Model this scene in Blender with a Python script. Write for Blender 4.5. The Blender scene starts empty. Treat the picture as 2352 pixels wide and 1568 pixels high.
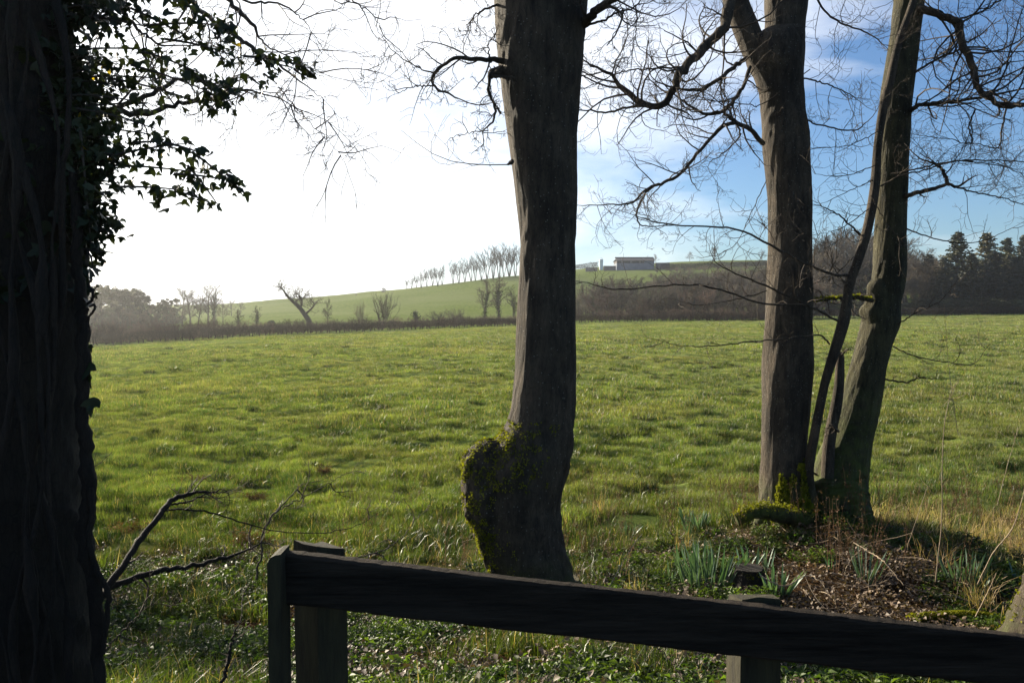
import bpy, math, random
import numpy as np
from mathutils import Vector, Matrix

sc = bpy.context.scene
R = math.radians
# ------------------------------------------------------------------ camera
EYE = 1.65
PITCH = 2.73
cd = bpy.data.cameras.new('camera'); cam = bpy.data.objects.new('camera', cd)
sc.collection.objects.link(cam); sc.camera = cam
cam.location = (0, 0, EYE); cam.rotation_euler = (R(90 - PITCH), 0, 0)
cd.sensor_width = 36; cd.lens = 28; cd.clip_start = 0.05; cd.clip_end = 9000
# ------------------------------------------------------------------ light
SUN_AZ, SUN_EL = -45.0, 19.0
w = bpy.data.worlds.new('World'); sc.world = w; w.use_nodes = True
nt = w.node_tree; nt.nodes.clear()
wo = nt.nodes.new('ShaderNodeOutputWorld'); bg = nt.nodes.new('ShaderNodeBackground')
sky = nt.nodes.new('ShaderNodeTexSky'); sky.sky_type = 'NISHITA'; sky.sun_disc = False
sky.sun_elevation = R(SUN_EL); sky.sun_rotation = R(SUN_AZ)
sky.air_density = 1.0; sky.dust_density = 0.4; sky.ozone_density = 3.0
bg.inputs['Strength'].default_value = 0.044
# thin cirrus: streaked noise over the sky direction, whitened on the sun side for cloud bank and glare
tc = nt.nodes.new('ShaderNodeTexCoord')
mp = nt.nodes.new('ShaderNodeMapping'); mp.inputs['Scale'].default_value = (1.2, 1.2, 5.0)
mp.inputs['Rotation'].default_value = (0, R(12), 0)
n1 = nt.nodes.new('ShaderNodeTexNoise'); n1.inputs['Scale'].default_value = 2.3
n1.inputs['Detail'].default_value = 7; n1.inputs['Roughness'].default_value = 0.55
n1.inputs['Distortion'].default_value = 0.35
cr = nt.nodes.new('ShaderNodeMapRange'); cr.inputs['From Min'].default_value = 0.58
cr.inputs['From Max'].default_value = 1.0; cr.clamp = True
dp = nt.nodes.new('ShaderNodeVectorMath'); dp.operation = 'DOT_PRODUCT'
sv = Vector((math.sin(R(SUN_AZ)) * math.cos(R(SUN_EL)), math.cos(R(SUN_AZ)) * math.cos(R(SUN_EL)), math.sin(R(SUN_EL))))
dp.inputs[1].default_value = sv
br = nt.nodes.new('ShaderNodeMapRange'); br.inputs['From Min'].default_value = 0.42
br.inputs['From Max'].default_value = 0.90; br.inputs['To Max'].default_value = 0.70
ad = nt.nodes.new('ShaderNodeMath'); ad.operation = 'ADD'
mul = nt.nodes.new('ShaderNodeMath'); mul.operation = 'MULTIPLY'; mul.inputs[1].default_value = 0.85
mx = nt.nodes.new('ShaderNodeMix'); mx.data_type = 'RGBA'
cl = nt.nodes.new('ShaderNodeMix'); cl.data_type = 'RGBA'; cl.blend_type = 'MIX'
CLOUD = mx
nt.links.new(tc.outputs['Generated'], mp.inputs['Vector']); nt.links.new(mp.outputs[0], n1.inputs['Vector'])
nt.links.new(tc.outputs['Generated'], dp.inputs[0]); nt.links.new(dp.outputs['Value'], br.inputs['Value'])
nt.links.new(n1.outputs['Fac'], ad.inputs[0]); nt.links.new(br.outputs[0], ad.inputs[1])
nt.links.new(ad.outputs[0], cr.inputs['Value']); nt.links.new(cr.outputs[0], mul.inputs[0])
nt.links.new(mul.outputs[0], mx.inputs['Factor'])
tint = nt.nodes.new('ShaderNodeMix'); tint.data_type = 'RGBA'; tint.blend_type = 'MULTIPLY'; tint.inputs['Factor'].default_value = 1
tint.inputs['B'].default_value = (.80, 1.0, 1.22, 1)       # sky colour tinted a deeper blue
nt.links.new(sky.outputs[0], tint.inputs['A']); nt.links.new(tint.outputs['Result'], mx.inputs['A'])
mx.inputs['B'].default_value = (11.5, 11.7, 12.0, 1)
nt.links.new(mx.outputs['Result'], bg.inputs['Color']); nt.links.new(bg.outputs[0], wo.inputs['Surface'])
ld = bpy.data.lights.new('sun', 'SUN'); lo = bpy.data.objects.new('sun', ld); sc.collection.objects.link(lo)
ld.energy = 5.0; ld.angle = R(0.5); ld.color = (1.0, 0.89, 0.70)
lo.rotation_mode = 'QUATERNION'; lo.rotation_quaternion = sv.to_track_quat('Z', 'Y')
sc.view_settings.view_transform = 'Standard'; sc.view_settings.look = 'None'
sc.view_settings.gamma = 1; sc.view_settings.exposure = 1.5
sc.render.engine = 'CYCLES'
cy = sc.cycles; cy.use_denoising = True; cy.max_bounces = 6; cy.diffuse_bounces = 3; cy.glossy_bounces = 2
cy.transmission_bounces = 4; cy.volume_bounces = 0; cy.transparent_max_bounces = 8
cy.sample_clamp_indirect = 4; cy.caustics_reflective = False; cy.caustics_refractive = False
cy.volume_max_steps = 64

# ------------------------------------------------------------------ helpers
col = sc.collection
rs = np.random.RandomState
CP, SP = math.cos(R(PITCH)), math.sin(R(PITCH))
F = 1828.0
def D(x, y, d):
    """point seen at (x, y) of the 2352-wide view, d metres ahead"""
    cx, cyy = (x - 1176) / F, -(y - 784) / F
    ry = CP + cyy * SP; rz = -SP + cyy * CP
    k = d / ry
    return np.array([cx * k, d, EYE + rz * k])

def hsh(i, j, s):
    n = (i * 374761393 + j * 668265263 + s * 974711) & 0xffffffff
    n = ((n ^ (n >> 13)) * 1274126177) & 0xffffffff
    return ((n ^ (n >> 16)) & 0xffff) / 65535.0
def vn(x, y, s=0):
    x = np.asarray(x, float); y = np.asarray(y, float)
    xi = np.floor(x).astype(np.int64); yi = np.floor(y).astype(np.int64)
    fx = x - xi; fy = y - yi; fx = fx * fx * (3 - 2 * fx); fy = fy * fy * (3 - 2 * fy)
    a = hsh(xi, yi, s); b = hsh(xi + 1, yi, s); c = hsh(xi, yi + 1, s); d = hsh(xi + 1, yi + 1, s)
    return (a * (1 - fx) + b * fx) * (1 - fy) + (c * (1 - fx) + d * fx) * fy
def fbm(x, y, s=0, o=3):
    r = 0; a = 0.5
    for k in range(o):
        r = r + a * vn(np.asarray(x) * 2 ** k, np.asarray(y) * 2 ** k, s + k * 7); a *= 0.5
    return r / (1 - 0.5 ** o)

# ---- terrain profile: rows along depth, columns along direction
zc = lambda d, y: float(D(1176, y, d)[2])
COLS = [
 (-900, [(75, 815), (140, 790), (400, 712), (600, 700)]),
 (215,  [(95, 795), (150, 772), (400, 715), (600, 704)]),
 (440,  [(104, 782), (160, 763), (300, 735), (420, 706), (600, 700)]),
 (640,  [(113, 770), (180, 750), (300, 722), (420, 691)]),
 (950,  [(135, 757), (200, 741), (320, 700), (440, 660)]),
 (1190, [(155, 748), (220, 736), (320, 690), (430, 630)]),
 (1325, [(165, 742), (230, 728), (330, 682), (420, 640), (520, 613)]),
 (1500, [(175, 738), (240, 722), (350, 672), (440, 626), (560, 601)]),
 (1760, [(190, 735), (250, 715), (360, 655), (450, 617), (600, 596)]),
 (2060, [(200, 727), (250, 712), (360, 655), (480, 612), (640, 600)]),
 (2352, [(205, 722), (250, 714), (400, 690), (600, 655)]),
 (3300, [(205, 722), (250, 714), (400, 690), (600, 660)])]
NEAR = [(-30, 0), (2.4, 0), (3.2, -0.13), (4.4, -0.55), (5.5, -0.85), (6.8, -1.15), (8.5, -1.35), (11, -1.6), (15, -1.75), (22, None)]
def yrow(t): return -10 + 10 * np.exp(t)         # t in 0..
T1 = math.log((3000 + 10) / 10)
NT, NU = 1400, 260
tg = np.linspace(0, T1, NT); yg = yrow(tg)
ucols = np.array([(c[0] - 1176) / F for c in COLS])
prof = []
for cx_, pts in COLS:
    zh = zc(*pts[0])
    ys = [p[0] for p in NEAR[:-1]] + [p[0] for p in pts] + [1200, 3000]
    zs = [p[1] for p in NEAR[:-1]] + [zc(*p) for p in pts]
    zs += [zs[-1] - 4, zs[-1] - 4]
    z = np.interp(yg, ys, zs)
    k = np.exp(-np.linspace(-2, 2, 31) ** 2); k /= k.sum()
    z = np.convolve(np.pad(z, 15, 'edge'), k, 'valid'); prof.append(z)
prof = np.array(prof)
UG = np.linspace(-1.4, 1.4, NU)
ZG = np.array([np.interp(UG, ucols, prof[:, j]) for j in range(NT)]).T
k = np.exp(-np.linspace(-2, 2, 13) ** 2); k /= k.sum()
for j in range(NT): ZG[:, j] = np.convolve(np.pad(ZG[:, j], 6, 'edge'), k, 'valid')
def H(x, y):
    x = np.asarray(x, float); y = np.asarray(y, float)
    yy = np.clip(y, -9.5, 2990)
    u = np.clip(x / np.maximum(yy, 1.0), -1.39, 1.39)
    wn = np.clip((yy - 4) / 10, 0, 1); u = u * wn
    t = np.log((yy + 10) / 10) / T1; t = np.clip(t, 0, 1)
    a = (u + 1.4) / 2.8 * (NU - 1); b = t * (NT - 1)
    ai = np.clip(a.astype(int), 0, NU - 2); bi = np.clip(b.astype(int), 0, NT - 2); fa = a - ai; fb = b - bi
    z = (ZG[ai, bi] * (1 - fa) + ZG[ai + 1, bi] * fa) * (1 - fb) + (ZG[ai, bi + 1] * (1 - fa) + ZG[ai + 1, bi + 1] * fa) * fb
    # mound under the twin trees, small one round the middle tree
    z = z + 0.50 * np.exp(-(((x - 3.7) / 1.9) ** 2 + ((yy - 9.2) / 1.7) ** 2)) + 0.12 * np.exp(-(((x - 0.3) / .8) ** 2 + ((yy - 6.6) / .8) ** 2))
    near = np.clip((26 - yy) / 14, 0, 1) * np.clip((yy - 2) / 2, 0, 1)
    z = z + near * (fbm(x * 1.1, y * 1.1, 3) - 0.5) * 0.22
    fld = np.clip((yy - 8) / 8, 0, 1)
    fade = 1 / (1 + (yy / 260) ** 2)
    tus = (fbm(x * 0.7, y * 0.9, 11, 2) - 0.50) * 0.22 + np.maximum(fbm(x * 2.4, y * 3.2, 21, 2) - 0.50, 0) * 0.30
    z = z + fld * fade * tus
    far = np.clip((yy - 210) / 150, 0, 1)
    z = z + far * (fbm(x / 42., y / 42., 31) - 0.5) * 2.4
    return z
def hz(x, y): return float(H(x, y))
def G(x, y):
    """ground point under view position (x, y)"""
    lo_, prev = 2.0, None
    d = 2.5
    while d < 900:
        p = D(x, y, d)
        if p[2] < hz(p[0], p[1]):
            a, b = d / 1.03, d
            for _ in range(12):
                m = (a + b) / 2; q = D(x, y, m)
                if q[2] < hz(q[0], q[1]): b = m
                else: a = m
            q = D(x, y, b); q[2] = hz(q[0], q[1]); return q
        d *= 1.03
    return p

# ---- materials
def new_mat(name):
    m = bpy.data.materials.new(name); m.use_nodes = True; t = m.node_tree; t.nodes.clear()
    return m, t, t.nodes, t.links
def noise(N, L, src, scale, detail=4, rough=.6, vec_scale=None):
    n = N.new('ShaderNodeTexNoise'); n.inputs['Scale'].default_value = scale
    n.inputs['Detail'].default_value = detail; n.inputs['Roughness'].default_value = rough
    if vec_scale:
        mpp = N.new('ShaderNodeMapping'); mpp.inputs['Scale'].default_value = vec_scale
        L.new(src, mpp.inputs['Vector']); L.new(mpp.outputs[0], n.inputs['Vector'])
    else: L.new(src, n.inputs['Vector'])
    return n.outputs['Fac']
def ramp(N, L, fac, stops):
    r = N.new('ShaderNodeValToRGB'); e = r.color_ramp.elements
    while len(e) < len(stops): e.new(0.5)
    for k, (p, c) in enumerate(stops): e[k].position = p; e[k].color = (*c, 1)
    L.new(fac, r.inputs[0]); return r.outputs[0]
def mixc(N, L, f, a, b, mode='MIX'):
    m = N.new('ShaderNodeMix'); m.data_type = 'RGBA'; m.blend_type = mode
    if isinstance(f, float): m.inputs['Factor'].default_value = f
    else: L.new(f, m.inputs['Factor'])
    for s, v in (('A', a), ('B', b)):
        if isinstance(v, tuple): m.inputs[s].default_value = (*v, 1)
        else: L.new(v, m.inputs[s])
    return m.outputs['Result']
def mrange(N, L, v, a, b, c=0., d=1.):
    m = N.new('ShaderNodeMapRange'); m.inputs['From Min'].default_value = a; m.inputs['From Max'].default_value = b
    m.inputs['To Min'].default_value = c; m.inputs['To Max'].default_value = d; L.new(v, m.inputs['Value']); return m.outputs[0]
def leaf_mat(name, c1, c2, trans=0.45, rvar=(.75, 1.3), sheen=0., rough=0.45, spec=0.4, patch=0.6, c3=None, big=None, tcol=(1.25, 1.35, 0.55)):
    """thin leaf or blade: diffuse + light passing through + sheen; colour varies by patch and by instance"""
    m, t, N, L = new_mat(name)
    geo = N.new('ShaderNodeNewGeometry'); oi = N.new('ShaderNodeObjectInfo')
    f = noise(N, L, geo.outputs['Position'], patch, 3)
    c = ramp(N, L, f, [(0.35, c1), (0.65, c2)])
    if c3: c = mixc(N, L, mrange(N, L, noise(N, L, geo.outputs['Position'], 9., 2), .58, .68), c, c3)
    if big: c = mixc(N, L, mrange(N, L, noise(N, L, geo.outputs['Position'], .11, 5, .7), .47, .66, 0., .65), c, big)
    hv = N.new('ShaderNodeHueSaturation'); L.new(mrange(N, L, oi.outputs['Random'], 0, 1, *rvar), hv.inputs['Value'])
    L.new(c, hv.inputs['Color']); c = hv.outputs[0]
    p = N.new('ShaderNodeBsdfPrincipled'); L.new(c, p.inputs['Base Color']); p.inputs['Roughness'].default_value = rough
    p.inputs['Specular IOR Level'].default_value = spec
    p.inputs['Sheen Weight'].default_value = sheen; p.inputs['Sheen Roughness'].default_value = .5
    tr = N.new('ShaderNodeBsdfTranslucent'); L.new(mixc(N, L, 1.0, c, tcol, 'MULTIPLY'), tr.inputs['Color'])
    ms = N.new('ShaderNodeMixShader'); ms.inputs[0].default_value = trans
    L.new(p.outputs[0], ms.inputs[1]); L.new(tr.outputs[0], ms.inputs[2])
    o = N.new('ShaderNodeOutputMaterial'); L.new(ms.outputs[0], o.inputs['Surface']); return m
def bark_mat(name, c1, c2, moss=None, moss_lo=None, moss_hi=None, bump=0.5, sc_=7., rough=.85, spots=True):
    m, t, N, L = new_mat(name)
    geo = N.new('ShaderNodeNewGeometry'); P_ = geo.outputs['Position']
    f = noise(N, L, P_, sc_, 8, .7, (2.2, 2.2, 0.5)); f2 = noise(N, L, P_, 1.7, 4)
    c = ramp(N, L, f, [(.3, c1), (.7, c2)])
    c = mixc(N, L, mrange(N, L, f2, .45, .65, 0., .55), c, tuple(v * .5 for v in c1))
    f3 = noise(N, L, P_, 3.2, 6, .7); c = mixc(N, L, mrange(N, L, f3, .56, .70, 0., .45), c, tuple(min(1, v * 1.25) for v in c2))
    vc = N.new('ShaderNodeTexVoronoi'); vc.feature = 'DISTANCE_TO_EDGE'; vc.inputs['Scale'].default_value = 30; mq = N.new('ShaderNodeMapping'); mq.inputs['Scale'].default_value = (1.6, 1.6, .35); L.new(P_, mq.inputs[0]); L.new(mq.outputs[0], vc.inputs['Vector']); c = mixc(N, L, mrange(N, L, vc.outputs['Distance'], .05, .0, 0., .6), c, tuple(v * .4 for v in c1))
    if spots:
        vo = N.new('ShaderNodeTexVoronoi'); vo.inputs['Scale'].default_value = 26; L.new(P_, vo.inputs['Vector'])
        c = mixc(N, L, mrange(N, L, vo.outputs['Distance'], .16, .07, 0., .5), c, (.34, .35, .30))
    if moss:
        sx = N.new('ShaderNodeSeparateXYZ'); L.new(P_, sx.inputs[0])
        mz = mrange(N, L, sx.outputs[2], moss_hi, moss_lo)
        a = N.new('ShaderNodeMath'); a.operation = 'MULTIPLY'
        L.new(mz, a.inputs[0]); L.new(mrange(N, L, noise(N, L, P_, 5, 6, .7), .36, .58), a.inputs[1])
        c = mixc(N, L, a.outputs[0], c, moss)
    p = N.new('ShaderNodeBsdfPrincipled'); L.new(c, p.inputs['Base Color']); p.inputs['Roughness'].default_value = rough
    p.inputs['Specular IOR Level'].default_value = .3
    b = N.new('ShaderNodeBump'); b.inputs['Strength'].default_value = min(1., bump * 1.7); b.inputs['Distance'].default_value = .035
    L.new(noise(N, L, P_, 20, 8, .75, (2.5, 2.5, .6)), b.inputs['Height']); L.new(b.outputs[0], p.inputs['Normal'])
    o = N.new('ShaderNodeOutputMaterial'); L.new(p.outputs[0], o.inputs['Surface']); return m
def plain_mat(name, c1, c2, sc_=3., rough=.8, bump=.3, vs=None, spec=.3):
    m, t, N, L = new_mat(name)
    geo = N.new('ShaderNodeNewGeometry')
    f = noise(N, L, geo.outputs['Position'], sc_, 7, .65, vs)
    p = N.new('ShaderNodeBsdfPrincipled'); L.new(ramp(N, L, f, [(.3, c1), (.7, c2)]), p.inputs['Base Color'])
    p.inputs['Roughness'].default_value = rough; p.inputs['Specular IOR Level'].default_value = spec
    b = N.new('ShaderNodeBump'); b.inputs['Strength'].default_value = bump; b.inputs['Distance'].default_value = .02
    L.new(noise(N, L, geo.outputs['Position'], sc_ * 4, 6, .7, vs), b.inputs['Height']); L.new(b.outputs[0], p.inputs['Normal'])
    o = N.new('ShaderNodeOutputMaterial'); L.new(p.outputs[0], o.inputs['Surface']); return m

M = {}
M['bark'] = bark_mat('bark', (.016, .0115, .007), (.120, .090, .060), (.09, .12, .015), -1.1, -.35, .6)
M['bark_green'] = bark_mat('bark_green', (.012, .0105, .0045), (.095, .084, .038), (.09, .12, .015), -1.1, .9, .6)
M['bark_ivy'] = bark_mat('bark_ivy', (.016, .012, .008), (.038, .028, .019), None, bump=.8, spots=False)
M['twig'] = bark_mat('twig', (.045, .034, .024), (.11, .085, .062), None, bump=.3, sc_=14, spots=False)
M['twig_pale'] = plain_mat('twig_pale', (.18, .125, .08), (.38, .30, .20), 8, .7)
M['moss'] = leaf_mat('moss', (.08, .088, .006), (.26, .25, .02), .35, rough=.8, spec=.15, patch=14.)
M['vine'] = bark_mat('vine', (.014, .010, .0065), (.040, .028, .019), None, bump=.8, sc_=12, spots=False)
M['ivy'] = leaf_mat('ivy', (.014, .019, .008), (.028, .036, .012), .18, rough=.45, spec=.25, patch=2.0)
M['ivy_yellow'] = leaf_mat('ivy_yellow', (.35, .22, .02), (.22, .18, .02), .4)
M['grass'] = leaf_mat('grass', (.038, .075, .010), (.165, .205, .045), .42, sheen=.22, rough=.45, spec=.45, rvar=(.45, 1.45), big=(.20, .185, .06), patch=1.1, c3=(.19, .18, .06))
M['grass_long'] = leaf_mat('grass_long', (.02, .038, .007), (.095, .125, .022), .4, rvar=(.35, 1.4), rough=.4, spec=.4, patch=.7)
M['straw'] = leaf_mat('straw', (.30, .20, .10), (.42, .32, .17), .35, rough=.6, spec=.3, patch=1.2)
M['herb'] = leaf_mat('herb', (.022, .048, .009), (.105, .15, .022), .42, rvar=(.3, 1.5), rough=.52, spec=.3, patch=2.1)
M['litter'] = leaf_mat('litter', (.045, .028, .016), (.19, .13, .08), .15, rough=.6, spec=.4, patch=3.)
M['dock'] = leaf_mat('dock', (.07, .04, .022), (.16, .09, .05), .2, rough=.8, spec=.2, patch=3.)
M['daff'] = leaf_mat('daff', (.045, .10, .055), (.12, .18, .13), .25, rough=.38, spec=.5, patch=4.)
M['wood'] = plain_mat('wood', (.008, .006, .0045), (.055, .043, .032), 6, .95, 1., (.4, 3, 6), .12)
M['wood_post'] = plain_mat('wood_post', (.012, .010, .005), (.046, .040, .017), 7, .85, .5, (3, 3, .5))
M['far_twig'] = leaf_mat('far_twig', rvar=(.5, 1.6), c1= (.06, .05, .035), c2=(.11, .085, .06), trans=.1, rough=.8, spec=.2, patch=.05)
M['far_red'] = leaf_mat('far_red', rvar=(.5, 1.6), c1= (.085, .05, .038), c2=(.12, .08, .055), trans=.1, rough=.8, spec=.2, patch=.05)
M['far_ever'] = leaf_mat('far_ever', rvar=(.5, 1.6), c1= (.03, .038, .018), c2=(.065, .06, .028), trans=.12, rough=.6, spec=.3, patch=.08)
M['far_ivy'] = leaf_mat('far_ivy', rvar=(.5, 1.6), c1= (.035, .05, .018), c2=(.07, .08, .03), trans=.2, rough=.6, spec=.3, patch=.08)
M['hedge'] = leaf_mat('hedge', (.028, .020, .015), (.05, .036, .026), .05, rough=.8, spec=.1, patch=.3)
M['concrete'] = plain_mat('concrete', (.13, .155, .19), (.21, .235, .28), .6, .9, .2)
M['concrete_brown'] = plain_mat('concrete_brown', (.10, .085, .075), (.20, .175, .16), .5, .9, .2)
M['board'] = plain_mat('board', (.02, .017, .016), (.055, .045, .04), .8, .8, .3, (5, 5, .5))
M['roof'] = plain_mat('roof', (.06, .055, .055), (.12, .11, .105), .8, .8, .3)
M['silo'] = plain_mat('silo', (.62, .66, .70), (.75, .78, .80), 1.2, .5, .1)

def ground_material():
    m, t, N, L = new_mat('ground')
    geo = N.new('ShaderNodeNewGeometry'); P_ = geo.outputs['Position']
    sx = N.new('ShaderNodeSeparateXYZ'); L.new(P_, sx.inputs[0])
    gr = ramp(N, L, noise(N, L, P_, .9, 6, .65), [(.35, (.065, .095, .02)), (.52, (.11, .145, .035)), (.70, (.155, .175, .06))])
    gr = mixc(N, L, mrange(N, L, noise(N, L, P_, .02, 4), .4, .62, 0., .6), gr, (.15, .175, .07))
    # brown leaf litter and soil on the wooded verge
    so = ramp(N, L, noise(N, L, P_, 14, 8, .75), [(.3, (.014, .009, .005)), (.5, (.04, .024, .012)), (.72, (.11, .07, .038))])
    nz = noise(N, L, P_, .9, 5, .6)
    a = N.new('ShaderNodeMath'); a.operation = 'MULTIPLY_ADD'; a.inputs[1].default_value = 6.0; L.new(nz, a.inputs[0]); L.new(sx.outputs[1], a.inputs[2])
    c = mixc(N, L, mrange(N, L, a.outputs[0], 11.0, 14.5), so, gr)
    p = N.new('ShaderNodeBsdfPrincipled'); L.new(c, p.inputs['Base Color']); p.inputs['Roughness'].default_value = 1.
    p.inputs['Specular IOR Level'].default_value = .0
    b = N.new('ShaderNodeBump'); b.inputs['Strength'].default_value = .9; b.inputs['Distance'].default_value = .06
    L.new(noise(N, L, P_, 6, 9, .7), b.inputs['Height']); L.new(b.outputs[0], p.inputs['Normal'])
    o = N.new('ShaderNodeOutputMaterial'); L.new(p.outputs[0], o.inputs['Surface']); return m
M['ground'] = ground_material()

# ---- mesh building
class MB:
    def __init__(s): s.V = []; s.Q = []; s.n = 0; s.mi = []
    def add(s, V, Fc, mi=0):
        V = np.asarray(V, float).reshape(-1, 3); Fc = np.asarray(Fc, int)
        if len(Fc) == 0: return
        s.V.append(V); s.Q.append(Fc + s.n); s.mi.append((len(Fc), mi)); s.n += len(V)
    def tube(s, P, r, sides=8, mi=0, cap=True, rough=0, seed=0):
        P = np.asarray(P, float); n = len(P); r = np.broadcast_to(np.asarray(r, float), (n,))
        T = np.gradient(P, axis=0); T /= np.linalg.norm(T, axis=1)[:, None] + 1e-9
        a = np.array([0, 1, 0.]) if abs(T[0][1]) < .8 else np.array([1., 0, 0])
        U = []; u = np.cross(T[0], a); u /= np.linalg.norm(u)
        for k in range(n):
            u = u - T[k] * np.dot(u, T[k]); u /= np.linalg.norm(u) + 1e-9; U.append(u)
        U = np.array(U); W = np.cross(T, U)
        th = np.linspace(0, 2 * np.pi, sides, endpoint=False)
        rr = np.repeat(r[:, None], sides, 1)
        if rough:
            q = np.arange(n)[:, None]
            rr = rr * (1 + rough * (vn(q * .37 + seed * 9.1 + 0 * th, 3 + 2.2 * np.cos(th) + 0 * q, seed) + vn(q * .9 + 0 * th, 9 + 4 * np.sin(th) + seed + 0 * q, seed + 5) - 1))
        V = P[:, None, :] + rr[:, :, None] * (np.cos(th)[None, :, None] * U[:, None, :] + np.sin(th)[None, :, None] * W[:, None, :])
        i = np.arange(n - 1)[:, None] * sides; j = np.arange(sides)[None, :]; j2 = (j + 1) % sides
        Fq = np.stack([i + j, i + j2, i + sides + j2, i + sides + j], -1).reshape(-1, 4)
        s.add(V.reshape(-1, 3), Fq, mi)
        if cap:
            for e in (0, n - 1):
                c = np.vstack([V[e], P[e]]); f = [[k, (k + 1) % sides, sides, sides] for k in range(sides)]
                s.add(c, np.array(f), mi)
    def tubes(s, P, r, sides=3, mi=0):
        """P (N,n,3), r (N,n)"""
        P = np.asarray(P, float)
        if len(P) == 0: return
        r = np.asarray(r, float); Nn, n, _ = P.shape
        T = np.gradient(P, axis=1); T /= np.linalg.norm(T, axis=2)[..., None] + 1e-9
        O = P[:, -1] - P[:, 0]; a = np.where((np.abs(O[:, 1:2]) < .7 * np.linalg.norm(O, axis=1)[:, None]), np.array([[0, 1., 0]]), np.array([[1., 0, 0]]))
        U = np.cross(T, a[:, None, :]); U /= np.linalg.norm(U, axis=2)[..., None] + 1e-9; W = np.cross(T, U)
        th = np.linspace(0, 2 * np.pi, sides, endpoint=False)
        V = P[:, :, None, :] + r[:, :, None, None] * (np.cos(th)[None, None, :, None] * U[:, :, None, :] + np.sin(th)[None, None, :, None] * W[:, :, None, :])
        b = (np.arange(Nn) * n * sides)[:, None, None]; i = (np.arange(n - 1) * sides)[None, :, None]; j = np.arange(sides)[None, None, :]; j2 = (j + 1) % sides
        Fq = np.stack([b + i + j, b + i + j2, b + i + sides + j2, b + i + sides + j], -1).reshape(-1, 4)
        s.add(V.reshape(-1, 3), Fq, mi)
    def box(s, c, sz, rz=0., mi=0, jit=0, seed=0):
        x, y, z = [v / 2 for v in sz]
        V = np.array([[-x, -y, -z], [x, -y, -z], [x, y, -z], [-x, y, -z], [-x, -y, z], [x, -y, z], [x, y, z], [-x, y, z]], float)
        if jit: V += (rs(seed).rand(8, 3) - .5) * jit
        cs, sn = math.cos(rz), math.sin(rz)
        V = np.stack([V[:, 0] * cs - V[:, 1] * sn, V[:, 0] * sn + V[:, 1] * cs, V[:, 2]], 1) + np.array(c)
        s.add(V, [[0, 3, 2, 1], [4, 5, 6, 7], [0, 1, 5, 4], [1, 2, 6, 5], [2, 3, 7, 6], [3, 0, 4, 7]], mi)
    def mesh(s, name, mats, smooth=True):
        me = bpy.data.meshes.new(name)
        V = np.vstack(s.V); loops = []; starts = []; tot = []; mi = []
        fl = []; cnt = 0
        for q in s.Q:
            if q.shape[1] == 4:
                tri = q[:, 2] == q[:, 3]
                if tri.all(): q = q[:, :3]
            fl.append(q)
        lens = np.concatenate([np.full(len(q), q.shape[1]) for q in fl])
        # quads with a doubled index become triangles
        li = []; ln = []
        for q in fl:
            if q.shape[1] == 4 and (q[:, 2] == q[:, 3]).any():
                for f in q:
                    ff = list(dict.fromkeys(f.tolist())); li.extend(ff); ln.append(len(ff))
            else: li.extend(q.reshape(-1).tolist()); ln.extend([q.shape[1]] * len(q))
        ln = np.array(ln); st = np.concatenate([[0], np.cumsum(ln)[:-1]])
        me.vertices.add(len(V)); me.vertices.foreach_set('co', V.astype(np.float32).ravel())
        me.loops.add(len(li)); me.loops.foreach_set('vertex_index', np.array(li, np.int32))
        me.polygons.add(len(ln)); me.polygons.foreach_set('loop_start', st.astype(np.int32))
        me.polygons.foreach_set('loop_total', ln.astype(np.int32))
        mi = np.concatenate([np.full(a, b) for a, b in s.mi]).astype(np.int32)
        me.polygons.foreach_set('material_index', mi)
        me.polygons.foreach_set('use_smooth', np.full(len(ln), smooth))
        for m in (mats if isinstance(mats, (list, tuple)) else [mats]): me.materials.append(m)
        me.update(calc_edges=True); return me
    def obj(s, name, mats, parent=None, smooth=True, loc=None):
        if loc is not None:
            for v in s.V: v -= np.asarray(loc, float)
        o = bpy.data.objects.new(name, s.mesh(name, mats, smooth)); col.objects.link(o)
        if parent is not None: o.parent = parent
        elif loc is not None: o.location = loc
        return o
def tag(o, label=None, cat=None, group=None, kind=None):
    if label: o['label'] = label
    if cat: o['category'] = cat
    if group: o['group'] = group
    if kind: o['kind'] = kind
    return o
def empty(name, loc, label, cat, group=None):
    o = bpy.data.objects.new(name, None); col.objects.link(o); o.location = loc
    o.empty_display_size = .2
    return tag(o, label, cat, group)
def dup(root, loc, rz=0., scale=1., label=None):
    r = root.copy(); col.objects.link(r); r.location = loc; r.rotation_euler = (0, 0, rz); r.scale = (scale,) * 3 if np.isscalar(scale) else scale
    if label: r['label'] = label
    for ch in root.children:
        c = ch.copy(); col.objects.link(c); c.parent = r
    return r

def crom(P, n):
    """resample a polyline (columns may include radius) with a smooth curve"""
    P = np.asarray(P, float); Q = np.vstack([2 * P[0] - P[1], P, 2 * P[-1] - P[-2]]); m = len(P) - 1
    t = np.linspace(0, m, n); k = np.clip(t.astype(int), 0, m - 1); f = (t - k)[:, None]
    p0, p1, p2, p3 = Q[k], Q[k + 1], Q[k + 2], Q[k + 3]
    return .5 * (2 * p1 + (p2 - p0) * f + (2 * p0 - 5 * p1 + 4 * p2 - p3) * f ** 2 + (3 * p1 - p0 - 3 * p2 + p3) * f ** 3)
def unit(v): return v / (np.linalg.norm(v) + 1e-9)
NP = 7
def wander(p, d, L, rng, curl=.5, up=.15, n=NP):
    P = [p]; a = unit(rng.randn(3)); st = L / (n - 1); d = unit(d); w_ = rng.randn(3) * curl
    for k in range(n - 1):
        w_ = w_ * .75 + rng.randn(3) * curl * .7
        d = unit(d + (w_ - d * np.dot(w_, d)) * .55 + np.array([0, 0, up])); P.append(P[-1] + d * st)
    return np.array(P), d
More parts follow.
